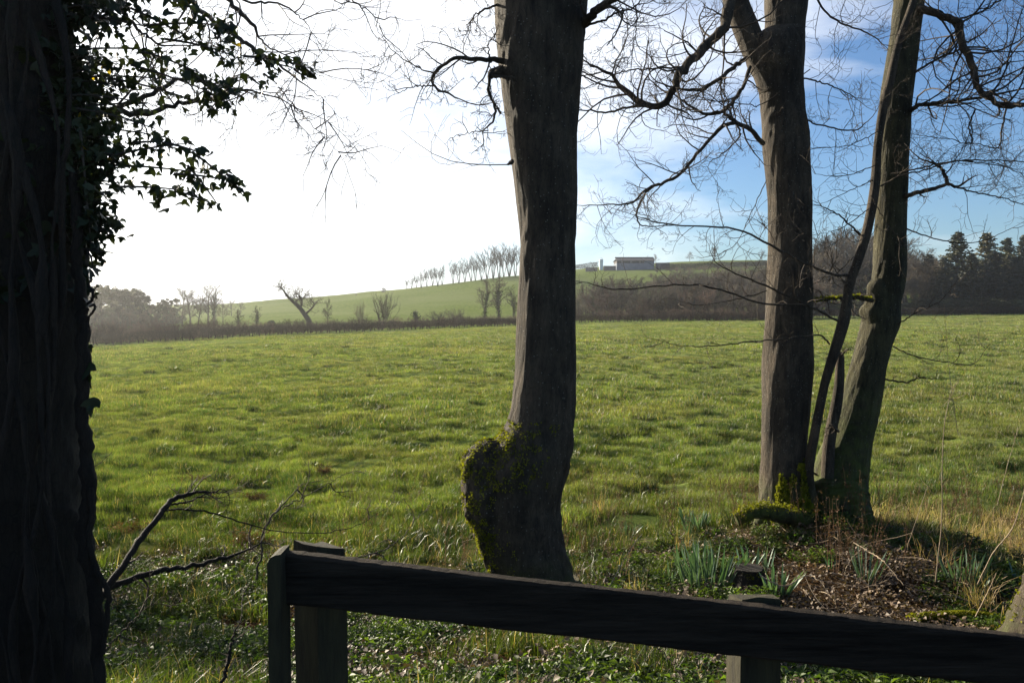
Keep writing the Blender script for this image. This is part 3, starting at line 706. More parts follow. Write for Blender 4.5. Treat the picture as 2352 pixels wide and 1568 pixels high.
def limb(mb, pts, rng, out=None, kids=0, L=.9, lvl=2, sides=10, n=26, curl=.5, up=.1, gr=None, rough=.12, ang=1.0, nk=4, ratio=.52, start=.1, wob=.012):
    """traced limb: pts = (x, y, depth, radius mm); twigs sprout along it"""
    A = np.array(pts, float); W = np.array([np.append(D(x, y, d), r / 1000.) for x, y, d, r in A])
    W = crom(W, n); W[:, 3] = np.maximum(W[:, 3] * 1.12, .001); P = W[:, :3].copy(); P[2:] += rng.randn(n - 2, 3) * wob * (.3 + W[2:, 3:4] * 10).clip(0, 1)
    mb.tube(P, W[:, 3], sides, 0, True, rough, rng.randint(0, 999))
    if out is not None:
        kids = int(round(kids * .78))
        for k in range(kids):
            t = start + (1 - start) * (k + rng.rand()) / kids; q = t * (n - 1); a = min(int(q), n - 2); p = P[a] + (P[a + 1] - P[a]) * (q - a)
            tv = unit(P[a + 1] - P[a]); pv = unit(np.cross(tv, rng.randn(3))); an = ang * (.6 + .7 * rng.rand())
            dd = tv * math.cos(an) + pv * math.sin(an)
            grow(out, p, dd, L * (.5 + .9 * rng.rand()), min(max(.0045, W[a, 3] * .45), .013), lvl, rng, curl, up, nk, .9, ratio, .0015)
        grow(out, P[-1], unit(P[-1] - P[-3]), L, max(W[-1, 3], .002), lvl, rng, curl, up, nk, .9, ratio, .0015)
def moss_tufts(C, Nn, rng, mb, size=.03, mi=0):
    cloud(mb, C + Nn * .01, size, rng, mi)
def sample_surface(V, Fq, n, rng, cond=None):
    A = V[Fq[:, 0]]; B = V[Fq[:, 1]]; C = V[Fq[:, 2]]; Dd = V[Fq[:, 3]]
    cen = (A + B + C + Dd) / 4; nr = np.cross(C - A, Dd - B); ar = np.linalg.norm(nr, axis=1); nr /= ar[:, None] + 1e-9
    if cond is not None: ar = ar * cond(cen, nr)
    k = rng.choice(len(Fq), n, p=ar / ar.sum()); u, v = rng.rand(n, 1), rng.rand(n, 1)
    return A[k] * (1 - u) * (1 - v) + B[k] * u * (1 - v) + C[k] * u * v + Dd[k] * (1 - u) * v, nr[k]

# ---- middle tree
def middle_tree():
    d = 6.6; b = D(1250, 1480, d); b[2] = hz(b[0], d); g = rs(301)
    root = empty('tree', b, 'thick dark tree with a mossy burl at its left foot, behind the middle rail', 'tree')
    rows = [(-420, 1120, 1250), (-200, 1118, 1252), (0, 1136, 1256), (60, 1138, 1290)]
    main = [(1640, 1090, 1400), (1560, 1110, 1385), (1500, 1140, 1360), (1447, 1148, 1345), (1334, 1138, 1322), (1290, 1122, 1308), (1244, 1108, 1295), (1199, 1100, 1290), (1154, 1092, 1288), (1087, 1092, 1303), (1042, 1110, 1311), (990, 1150, 1318), (951, 1168, 1321), (861, 1181, 1323), (700, 1190, 1322), (574, 1194, 1322), (513, 1191, 1323), (366, 1174, 1326), (256, 1160, 1328), (183, 1150, 1334), (128, 1143, 1339), (50, 1139, 1344), (-60, 1137, 1350), (-90, 1142, 1344)]
    V, Fq = outline(main, d, .9, 240, 110, 5, .032)
    mb = MB(); mb.add(V - b, Fq)
    # forked stems above the cleft
    W1, F1 = outline([(110, 1141, 1262), (0, 1136, 1250), (-200, 1110, 1225), (-600, 1050, 1150)], d, .9, 24, 28, 6); mb.add(W1 - b, F1)
    W2, F2 = outline([(110, 1240, 1339), (0, 1258, 1349), (-200, 1290, 1375), (-600, 1360, 1430)], d + .05, .9, 24, 28, 7); mb.add(W2 - b, F2)
    # roots
    for a, L in ((-.3, .75), (.5, .6), (2.6, .6), (3.6, .7), (4.6, .6), (5.4, .6)):
        p0 = np.array([math.cos(a) * .22, math.sin(a) * .22, .22]); q1 = np.array([math.cos(a) * L, math.sin(a) * L, -.12 + hz(b[0] + math.cos(a) * L, d + math.sin(a) * L) - b[2]])
        mb.tube(crom([p0, (p0 + q1) / 2 + [0, 0, -.04], q1], 10), np.linspace(.13, .03, 10), 9, 0, True, .2, int(a * 10))
    mb.obj('trunk', M['bark'], root)
    # burl: lumpy swelling with a hollow at its top
    bl = [(1340, 1128, 1200), (1290, 1112, 1200), (1244, 1098, 1210), (1205, 1084, 1210), (1175, 1070, 1215), (1140, 1064, 1215), (1087, 1063, 1200), (1052, 1066, 1180), (1028, 1082, 1170), (1015, 1100, 1160), (1008, 1115, 1150)]
    V2, F2 = outline(bl, d - .06, .8, 50, 40, 15, .07, lump=.16); mbb = MB(); mbb.add(V2 - b, F2); c = D(1130, 1008, d - .06) - b
    mbb.obj('burl', M['bark'], root)
    # moss on the sun side of burl and foot
    S1, N1 = sample_surface(V2, F2, 4200, g, lambda c, n: ((n[:, 0] < -.05) * (vn(c[:, 0] * 22 + 5, c[:, 2] * 22 + c[:, 1] * 9, 4) > .42)).astype(float) + .02)
    shoulder = lambda c, n: ((n[:, 0] < .25) & (c[:, 2] > D(0, 1110, d)[2]) & (c[:, 2] < D(0, 958, d)[2]) & (vn(c[:, 0] * 20, c[:, 2] * 20, 8) > .38)).astype(float) + 1e-6
    S2, N2 = sample_surface(V, Fq, 3200, g, shoulder)
    low = lambda c, n: ((n[:, 0] < -.3) & (c[:, 2] < D(0, 1190, d)[2]) & (vn(c[:, 0] * 16, c[:, 2] * 16, 8) > .5)).astype(float) + 1e-6
    S3, N3 = sample_surface(V, Fq, 2400, g, low)
    mm = MB(); S = np.vstack([S1, S2, S3]) - b; Nn = np.vstack([N1, N2, N3]); cen = S + Nn * (.004 + .014 * g.rand(len(S), 1) ** 2); cloud(mm, cen, .016, g); mm.obj('moss', M['moss'], root)
    # branches
    out = []; mb = MB()
    def l_(pts, **k): limb(mb, pts, g, out, **k)
    l_([(1150, 140, 6.5, 22), (1125, 138, 6.4, 17), (1090, 137, 6.35, 15), (1050, 132, 6.3, 14), (1020, 148, 6.3, 12), (998, 172, 6.3, 11), (996, 200, 6.3, 9), (1030, 216, 6.3, 7), (1052, 228, 6.3, 5)], kids=16, L=.34, lvl=2, up=.02)
    l_([(996, 198, 6.3, 6), (950, 200, 6.3, 4), (915, 215, 6.25, 2)], kids=7, L=.25, lvl=1)
    l_([(1000, 170, 6.3, 6), (950, 150, 6.3, 4), (900, 115, 6.3, 3), (862, 60, 6.3, 2)], kids=9, L=.25, lvl=1)
    l_([(1150, 165, 6.5, 45), (1132, 170, 6.4, 30), (1124, 180, 6.35, 14), (1122, 215, 6.3, 9), (1137, 248, 6.3, 9), (1132, 280, 6.3, 7), (1112, 302, 6.3, 5), (1108, 315, 6.3, 3)], kids=14, L=.22, lvl=2, up=-.03)
    l_([(1150, 262, 6.5, 6), (1144, 250, 6.4, 6), (1137, 240, 6.3, 5)], kids=2, L=.1, lvl=1)
    l_([(1128, 145, 6.4, 8), (1122, 118, 6.4, 5), (1128, 92, 6.4, 4), (1150, 105, 6.45, 3)], kids=6, L=.2, lvl=1)
    l_([(1142, 12, 6.5, 9), (1100, 30, 6.4, 6), (1080, 55, 6.4, 4), (1068, 85, 6.4, 2)], kids=9, L=.3, lvl=2)
    l_([(1122, 300, 6.3, 4), (1080, 305, 6.3, 3), (1035, 318, 6.3, 2)], kids=6, L=.15, lvl=1, up=-.02)
    l_([(1336, 58, 6.5, 34), (1372, 25, 6.3, 28), (1410, -5, 6.1, 24), (1480, -80, 5.9, 18), (1560, -190, 5.8, 10)], kids=9, L=.8, lvl=3)
    l_([(1336, 66, 6.5, 10), (1380, 50, 6.4, 8), (1420, 30, 6.3, 7), (1460, 15, 6.2, 5), (1490, -30, 6.1, 4)], kids=10, L=.45, lvl=2)
    l_([(1460, 12, 6.2, 5), (1462, 60, 6.2, 4), (1455, 100, 6.2, 3), (1440, 150, 6.2, 2)], kids=6, L=.25, lvl=2, up=0)
    # stubs, twigs hanging from above
    l_([(1176, 372, 6.38, 16), (1166, 378, 6.36, 5)])
    for x, y in ((1000, -120), (930, -60), (1060, -80)): l_([(1130, -200, 6.5, 14), ((1130 + x) / 2, (y - 180) / 2 - 30, 6.3, 10), (x, y, 6.2, 5)], kids=6, L=.45, lvl=2, up=-.05)
    mb.V = [v - b for v in mb.V]; out = [(p - b, r) for p, r in out]
    o = mb.obj('branches', M['bark'], root); mt = MB(); add_twigs(mt, out, 0); mt.obj('twigs', M['twig'], root)
middle_tree()

# ---- straight tree of the right-hand clump
def straight_tree():
    d = 9.5; b = D(1800, 1180, d); b[2] = hz(b[0], d) - .03; g = rs(311)
    root = empty('tree', b, 'straight forked tree with sunlit left side and mossy foot, left of the right-hand clump', 'tree')
    main = [(1320, 1720, 1890), (1240, 1732, 1885), (1170, 1741, 1870), (1132, 1745, 1858), (1041, 1748, 1850), (861, 1752, 1863), (746, 1757, 1863), (619, 1763, 1864), (476, 1765, 1862), (333, 1753, 1856), (285, 1751, 1853), (238, 1747, 1845), (190, 1738, 1843), (140, 1716, 1843), (95, 1716, 1845), (60, 1745, 1847)]
    main[-2] = (95, 1722, 1845); main[-1] = (70, 1752, 1846)
    V, Fq = outline(main, d, .95, 220, 96, 25, .032); mb = MB(); mb.add(V - b, Fq)
    V1, F1 = outline([(215, 1745, 1830), (170, 1728, 1800), (128, 1708, 1770), (70, 1684, 1745), (0, 1660, 1717), (-120, 1620, 1670), (-400, 1540, 1580)], d - .03, .95, 50, 32, 26, .03); mb.add(V1 - b, F1)
    V2, F2 = outline([(190, 1748, 1843), (100, 1752, 1845), (60, 1757, 1848), (0, 1757, 1853), (-120, 1762, 1850), (-400, 1770, 1840)], d, .95, 40, 32, 27, .03); mb.add(V2 - b, F2)
    for a, L in ((3.5, .5), (4.3, .45)):
        p0 = np.array([math.cos(a) * .2, math.sin(a) * .2, .2]); q1 = np.array([math.cos(a) * L, math.sin(a) * L, hz(b[0] + math.cos(a) * L, d + math.sin(a) * L) - b[2] - .08])
        mb.tube(crom([p0, (p0 + q1) / 2 + [0, 0, -.02], q1], 10), np.linspace(.12, .03, 10), 9, 0, True, .2, int(a * 10))
    mb.obj('trunk', M['bark'], root)
    fm = lambda c, n: ((n[:, 1] < .3) & (c[:, 2] < D(0, 1045, d)[2] - .05 * vn(c[:, 0] * 9, 0 * c[:, 0], 3)) & (vn(c[:, 0] * 14, c[:, 2] * 5, 8) > .25 + 1.6 * np.clip(D(1785, 1100, d)[0] - c[:, 0], 0, 1) * 3 + .9 * np.clip(c[:, 2] - D(0, 1120, d)[2], 0, 1))).astype(float) + 1e-6
    S, Nn = sample_surface(V, Fq, 9500, g, fm); mm = MB(); cloud(mm, S - b + Nn * (.01 + .035 * g.rand(len(S), 1)), .026, g); mm.obj('moss', M['moss'], root)
    out = []; mb = MB()
    def l_(pts, **k): limb(mb, pts, g, out, **k)
    # big drooping limb at left
    l_([(1690, -60, 9.1, 60), (1672, 20, 9.0, 56), (1662, 60, 8.95, 52), (1630, 100, 8.9, 48), (1597, 134, 8.85, 44), (1565, 165, 8.8, 42), (1552, 195, 8.8, 40), (1535, 228, 8.8, 34), (1505, 246, 8.8, 30), (1460, 228, 8.8, 27), (1425, 195, 8.8, 22), (1400, 170, 8.8, 16), (1355, 150, 8.8, 10), (1335, 132, 8.8, 6)], kids=40, L=.75, lvl=2, n=50, rough=.15)
    l_([(1500, 244, 8.8, 14), (1450, 246, 8.75, 12), (1400, 258, 8.7, 10), (1330, 253, 8.7, 6)], kids=14, L=.55, lvl=2)
    l_([(1597, 136, 8.9, 10), (1560, 155, 8.8, 9), (1480, 160, 8.7, 8), (1420, 168, 8.7, 6), (1345, 205, 8.7, 4)], kids=16, L=.55, lvl=2)
    l_([(1712, 136, 9.4, 22), (1690, 150, 9.2, 22), (1665, 172, 9.1, 20), (1640, 190, 9.0, 18), (1605, 208, 8.9, 16), (1562, 205, 8.9, 12), (1510, 190, 8.8, 6)], kids=18, L=.55, lvl=2)
    l_([(1722, 155, 9.4, 20), (1708, 195, 9.2, 19), (1690, 225, 9.1, 19), (1660, 255, 9.0, 18), (1620, 262, 8.9, 15), (1580, 240, 8.9, 10), (1545, 215, 8.9, 6)], kids=16, L=.5, lvl=2)
    l_([(1752, 330, 9.3, 26), (1735, 310, 9.1, 24), (1712, 292, 9.0, 23), (1685, 278, 8.95, 21), (1665, 262, 8.9, 14), (1640, 258, 8.9, 10), (1600, 275, 8.85, 8), (1550, 262, 8.8, 5)], kids=14, L=.5, lvl=2)
    l_([(1690, 282, 8.95, 20), (1660, 290, 8.9, 19), (1630, 320, 8.85, 18), (1600, 355, 8.8, 17), (1560, 400, 8.75, 16), (1520, 422, 8.7, 15), (1490, 432, 8.7, 13), (1450, 465, 8.7, 9), (1400, 470, 8.65, 6), (1340, 472, 8.6, 4)], kids=30, L=.5, lvl=2, n=40)
    l_([(1692, 284, 8.95, 10), (1700, 310, 8.95, 9), (1670, 345, 8.9, 6), (1630, 372, 8.9, 4)], kids=8, L=.4, lvl=2, up=0)
    l_([(1490, 432, 8.7, 10), (1468, 470, 8.7, 9), (1462, 500, 8.7, 8), (1480, 520, 8.7, 6), (1540, 518, 8.7, 4)], kids=12, L=.4, lvl=2)
    l_([(1840, 180, 9.4, 9), (1880, 188, 9.3, 8), (1925, 205, 9.2, 6), (1965, 225, 9.2, 4)], kids=12, L=.55, lvl=2)
    l_([(1852, 275, 9.4, 9), (1880, 287, 9.3, 8), (1960, 300, 9.2, 7), (1990, 280, 9.2, 5)], kids=10, L=.5, lvl=2)
    l_([(1860, 160, 9.4, 5), (1750, 240, 9.2, 5), (1720, 240, 9.1, 5), (1640, 232, 9., 5)], kids=4, L=.4, lvl=2)
    l_([(1845, -60, 9.4, 12), (1890, 20, 9.3, 10), (1935, 55, 9.2, 9), (1990, 75, 9.1, 7), (2025, 100, 9.1, 4)], kids=14, L=.55, lvl=2)
    # low side shoots reaching left across the field
    l_([(1760, 415, 9.3, 5), (1720, 500, 9.1, 4), (1690, 560, 9.0, 3), (1640, 590, 8.9, 2)], kids=10, L=.45, lvl=1)
    mb.V = [v - b for v in mb.V]; out = [(p - b, r) for p, r in out]
    mb.obj('branches', M['bark'], root); mt = MB(); add_twigs(mt, out, 0); mt.obj('twigs', M['twig'], root)
straight_tree()

# ---- leaning tree of the right-hand clump
def leaning_tree():
    d = 9.75; b = D(1930, 1200, d); b[2] = hz(b[0], d) - .03; g = rs(321)
    root = empty('tree', b, 'thick leaning tree at the right of the clump, greenish bark and a knot halfway up', 'tree')
    main = [(1330, 1830, 2030), (1250, 1850, 2010), (1199, 1846, 1994), (1132, 1856, 1989), (1041, 1884, 1994), (951, 1922, 2014), (861, 1948, 2030), (800, 1965, 2044), (746, 1979, 2062), (700, 1994, 2066), (660, 2001, 2074), (619, 2006, 2079), (550, 2010, 2079), (476, 2014, 2079), (400, 2017, 2083), (333, 2019, 2086), (238, 2023, 2091), (143, 2036, 2103), (60, 2049, 2114), (0, 2055, 2122), (-120, 2068, 2135), (-400, 2090, 2150)]
    V, Fq = outline(main, d, .95, 220, 96, 35, .036); mb = MB(); mb.add(V - b, Fq)
    K_, FK = outline([(745, 1985, 2040), (715, 1978, 2040), (690, 1990, 2045), (660, 1992, 2045), (640, 2004, 2040)], d - .04, .9, 24, 24, 36, .1); mb.add(K_ - b, FK)
    for a, L in ((5.5, .5), (.3, .45)):
        p0 = np.array([math.cos(a) * .2, math.sin(a) * .2, .25]); q1 = np.array([math.cos(a) * L, math.sin(a) * L, hz(b[0] + math.cos(a) * L, d + math.sin(a) * L) - b[2] - .08])
        mb.tube(crom([p0, (p0 + q1) / 2 + [0, 0, -.02], q1], 10), np.linspace(.13, .03, 10), 9, 0, True, .2, int(a * 10))
    Vs, Fs = outline([(1340, 1790, 2030), (1250, 1808, 2012), (1195, 1832, 1998), (1150, 1846, 1992), (1115, 1858, 1988), (1090, 1872, 1984)], 9.58, 1., 60, 70, 38, .05, lump=.12); mb.add(Vs - b, Fs)
    mb.tube(crom([D(1690, 1192, 9.0) - b, D(1740, 1176, 9.0) - b, D(1800, 1182, 9.0) - b, D(1860, 1200, 9.1) - b], 24), np.linspace(.07, .10, 24), 12, 0, True, .3, 3)
    mb.obj('trunk', M['bark_green'], root)
    q = rs(71); Pm = crom([D(1690, 1192, 9.0) - b, D(1740, 1176, 9.0) - b, D(1800, 1182, 9.0) - b, D(1860, 1200, 9.1) - b], 60); Cm = Pm[q.randint(0, 60, 1500)] + q.randn(1500, 3) * .035 + [0, -.01, .07]; mo = MB(); cloud(mo, Cm, .024, q); mo.obj('moss', M['moss'], root)
    out = []; mb = MB()
    def l_(pts, **k): limb(mb, pts, g, out, **k)
    l_([(2110, 20, 9.6, 44), (2140, 28, 9.5, 40), (2185, 45, 9.4, 38), (2205, 60, 9.4, 38), (2207, 100, 9.35, 38), (2225, 130, 9.3, 36), (2235, 165, 9.3, 34), (2245, 200, 9.3, 30), (2270, 225, 9.25, 28), (2310, 245, 9.2, 26), (2352, 243, 9.2, 24), (2450, 250, 9.1, 16)], kids=40, L=.85, lvl=2, n=44, rough=.15)
    l_([(2205, 44, 9.4, 10), (2250, 30, 9.3, 9), (2300, 0, 9.2, 7), (2350, -20, 9.2, 5)], kids=14, L=.6, lvl=2)
    l_([(2090, 255, 9.6, 26), (2110, 242, 9.5, 22), (2150, 237, 9.4, 20), (2200, 232, 9.3, 16), (2260, 222, 9.2, 12), (2352, 205, 9.1, 8), (2420, 190, 9.1, 5)], kids=28, L=.7, lvl=2, n=34)
    l_([(2100, 168, 9.6, 13), (2130, 148, 9.5, 12), (2180, 125, 9.4, 10), (2215, 115, 9.4, 8), (2300, 120, 9.3, 6), (2380, 118, 9.2, 4)], kids=22, L=.6, lvl=2)
    l_([(2078, 452, 9.6, 26), (2110, 442, 9.45, 23), (2150, 432, 9.4, 20), (2178, 425, 9.35, 16), (2195, 430, 9.35, 14)], kids=3, L=.3, lvl=1)
    l_([(2178, 425, 9.35, 20), (2170, 405, 9.35, 18), (2160, 385, 9.35, 14), (2125, 368, 9.3, 8)], kids=5, L=.35, lvl=2)
    l_([(2185, 425, 9.35, 9), (2230, 440, 9.3, 8), (2290, 452, 9.2, 6), (2352, 470, 9.1, 4)], kids=14, L=.5, lvl=2)
    l_([(2045, 400, 9.5, 8), (2100, 390, 9.35, 8), (2160, 375, 9.3, 8), (2240, 368, 9.2, 7), (2352, 372, 9.1, 5)], kids=20, L=.6, lvl=2)
    l_([(2310, 250, 9.2, 9), (2300, 300, 9.2, 8), (2290, 340, 9.2, 6), (2240, 330, 9.2, 4)], kids=12, L=.5, lvl=2, up=0)
    l_([(2240, 250, 9.3, 9), (2225, 290, 9.3, 8), (2230, 330, 9.3, 6), (2180, 320, 9.3, 4)], kids=12, L=.5, lvl=2, up=0)
    l_([(2080, 525, 9.5, 8), (2120, 540, 9.35, 7), (2180, 555, 9.2, 6), (2250, 555, 9.1, 4), (2330, 520, 9.0, 2)], kids=9, L=.5, lvl=1, up=.12)
    l_([(2060, 745, 9.5, 7), (2100, 720, 9.3, 6), (2160, 690, 9.2, 4), (2200, 640, 9.1, 2)], kids=8, L=.4, lvl=1)
    l_([(2030, 870, 9.5, 9), (2080, 878, 9.3, 8), (2110, 868, 9.2, 6), (2140, 870, 9.1, 4)], kids=4, L=.12, lvl=1)
    l_([(2050, 795, 9.5, 7), (2100, 818, 9.3, 6), (2170, 830, 9.2, 5), (2235, 835, 9.1, 3), (2270, 790, 9.1, 2)], kids=7, L=.3, lvl=1)
    l_([(2003, 690, 9.6, 26), (1960, 682, 9.5, 22), (1915, 686, 9.45, 17), (1868, 690, 9.45, 12)], kids=6, L=.3, lvl=1, rough=.25)
    for x, y in ((2352, -60), (2250, -90), (2180, -70), (2000, -80)): l_([(2110, -250, 9.6, 22), ((2110 + x) / 2, (y - 230) / 2, 9.3, 16), (x, y, 9.1, 7)], kids=9, L=.8, lvl=2, up=-.03)
    mb.V = [v - b for v in mb.V]; out = [(p - b, r) for p, r in out]
    mb.obj('branches', M['bark'], root); mt = MB(); add_twigs(mt, out, 0); mt.obj('twigs', M['twig'], root)
    # moss sleeve on the low level limb
    q = rs(8); P = crom([D(1868, 690, 9.45), D(1915, 686, 9.45), D(1960, 682, 9.5), D(2003, 690, 9.6)], 40) - b; C = P[q.randint(0, 40, 900)] + q.randn(900, 3) * .015 + [0, 0, .012]
    mm = MB(); cloud(mm, C, .022, q); mm.obj('moss', M['moss'], root)
leaning_tree()

# ---- slender stem in front of the leaning tree, and the short broken stem
def slender_tree():
    d = 9.3; b = D(1850, 1130, d); b[2] = hz(b[0], d) - .05; g = rs(331)
    root = empty('tree', b, 'slender crooked young stem crossing in front of the leaning tree', 'tree')
    rows = [(1230, 1842, 1890, 9.5), (1160, 1842, 1880, 9.4), (1086, 1843, 1868, 9.3), (996, 1860, 1881, 9.2), (906, 1879, 1898, 9.2), (861, 1889, 1910), (746, 1922, 1948), (690, 1934, 1955), (643, 1942, 1965), (600, 1958, 1980), (524, 1981, 2003), (428, 1998, 2020), (333, 2006, 2025), (250, 2018, 2038), (190, 2032, 2053), (95, 2056, 2073), (0, 2090, 2106), (-120, 2125, 2140), (-300, 2160, 2170)]
    V, Fq = outline(rows, 9.2, 1., 120, 18, 45, .06); mb = MB(); mb.add(V - b, Fq); mb.obj('trunk', M['bark'], root)
    out = []; mb = MB()
    def l_(pts, **k): limb(mb, pts, g, out, **k)
    l_([(1945, 632, 9.2, 17), (1920, 632, 9.1, 14), (1880, 618, 8.95, 13), (1820, 590, 8.8, 12), (1765, 560, 8.7, 11), (1700, 530, 8.6, 9), (1640, 520, 8.5, 8), (1560, 518, 8.4, 7), (1500, 508, 8.4, 6), (1440, 490, 8.3, 3)], kids=20, L=.5, lvl=2, n=40)
    l_([(1930, 740, 9.2, 12), (1880, 715, 9.0, 11), (1830, 690, 8.9, 10), (1765, 660, 8.8, 9), (1720, 640, 8.7, 8), (1680, 625, 8.6, 6), (1640, 600, 8.5, 4)], kids=14, L=.45, lvl=1, up=.15)
    l_([(1860, 700, 8.9, 9), (1800, 700, 8.8, 9), (1740, 695, 8.75, 9), (1660, 668, 8.7, 9), (1600, 655, 8.6, 8), (1540, 655, 8.5, 7), (1420, 665, 8.4, 6), (1370, 655, 8.35, 4), (1325, 645, 8.3, 2)], kids=14, L=.3, lvl=1, n=40, up=.12)
    l_([(1760, 668, 8.8, 6), (1680, 690, 8.7, 5), (1600, 700, 8.6, 3), (1540, 685, 8.5, 2)], kids=6, L=.3, lvl=1)
    l_([(1905, 790, 9.2, 9), (1880, 770, 9.0, 8), (1800, 778, 8.8, 7), (1700, 787, 8.7, 6), (1620, 795, 8.6, 5), (1550, 792, 8.6, 3), (1490, 775, 8.6, 2)], kids=12, L=.28, lvl=1, n=36, up=.10)
    l_([(1975, 540, 9.2, 11), (1950, 515, 9.1, 9), (1920, 490, 9.0, 7), (1870, 468, 8.9, 4)], kids=8, L=.4, lvl=1)
    l_([(2010, 410, 9.2, 5), (1970, 430, 9.1, 4), (1900, 462, 9.0, 3)], kids=6, L=.3, lvl=1)
    l_([(2022, 428, 9.2, 9), (2060, 408, 9.15, 8), (2120, 392, 9.1, 7), (2200, 370, 9.0, 6), (2290, 380, 9.0, 4), (2352, 400, 9., 3)], kids=16, L=.6, lvl=2)
    for x0, y0, x1, y1 in ((2010, 380, 1870, 400), (2020, 300, 1880, 340), (1995, 480, 1870, 540), (1960, 590, 1880, 640), (2000, 450, 2080, 560), (1950, 660, 1890, 560)):
        l_([(x0, y0, 9.15, 5), ((x0 + x1) / 2, (y0 + y1) / 2 + 14, 9.05, 4), (x1, y1, 9.0, 2)], kids=7, L=.4, lvl=1, up=.15)
    mb.V = [v - b for v in mb.V]; out = [(p - b, r) for p, r in out]
    mb.obj('branches', M['bark'], root); mt = MB(); add_twigs(mt, out, 0); mt.obj('twigs', M['twig'], root)
    # broken stem
    b = D(1905, 1130, 9.75); b[2] = hz(b[0], 9.75) - .05; root = empty('tree_stub', b, 'short broken-off stem standing between the slender stem and the leaning tree', 'tree stump')
    V, Fq = outline([(1200, 1880, 1915), (1030, 1890, 1917), (930, 1908, 1932), (870, 1917, 1938), (820, 1919, 1937), (808, 1924, 1933)], 9.55, 1., 50, 16, 55, .08); mb = MB(); mb.add(V - b, Fq); mb.obj('stem', M['bark'], root)
    mb = MB(); out = []; g = rs(5)
    limb(mb, [(1925, 830, 9.55, 14), (1935, 812, 9.5, 10), (1948, 800, 9.45, 4)], g, out, kids=5, L=.15, lvl=1); limb(mb, [(1925, 990, 9.5, 14), (1908, 975, 9.4, 7), (1900, 985, 9.4, 3)], g, out, kids=5, L=.12, lvl=1)
    mb.V = [v - b for v in mb.V]; out = [(p - b, r) for p, r in out]; add_twigs(mb, out); mb.obj('snag', M['twig'], root)
slender_tree()

# ---- left ivy-clad tree
IVY2D = np.array([(0, -.5), (.28, -.42), (.52, -.12), (.22, -.02), (.16, .30), (0, .62), (-.16, .30), (-.22, -.02), (-.52, -.12), (-.28, -.42)])
def ivy_leaves(mb, C, size, rng, mi=0, down=.6):
    n = len(C); ax = rng.randn(n, 3) * .5; ax[:, 2] -= down; ax /= np.linalg.norm(ax, axis=1)[:, None]
    sd = np.cross(ax, rng.randn(n, 3)); sd /= np.linalg.norm(sd, axis=1)[:, None]; nr = np.cross(ax, sd)
    s = (size * (.55 + .8 * rng.rand(n)))[:, None, None]; fold = (.1 + .35 * rng.rand(n))[:, None, None]
    L2 = IVY2D[None]; V = C[:, None, :] + s * (L2[..., 1:2] * ax[:, None, :] + L2[..., 0:1] * sd[:, None, :] + fold * np.abs(L2[..., 0:1]) * nr[:, None, :] + (fold - .2) * L2[..., 1:2] ** 2 * nr[:, None, :])
    f = np.array([[0, 1, 2, 3], [0, 3, 4, 5], [0, 5, 6, 7], [0, 7, 8, 9]]); Fq = (np.arange(n) * 10)[:, None, None] + f[None]
    mb.add(V.reshape(-1, 3), Fq.reshape(-1, 4), mi)
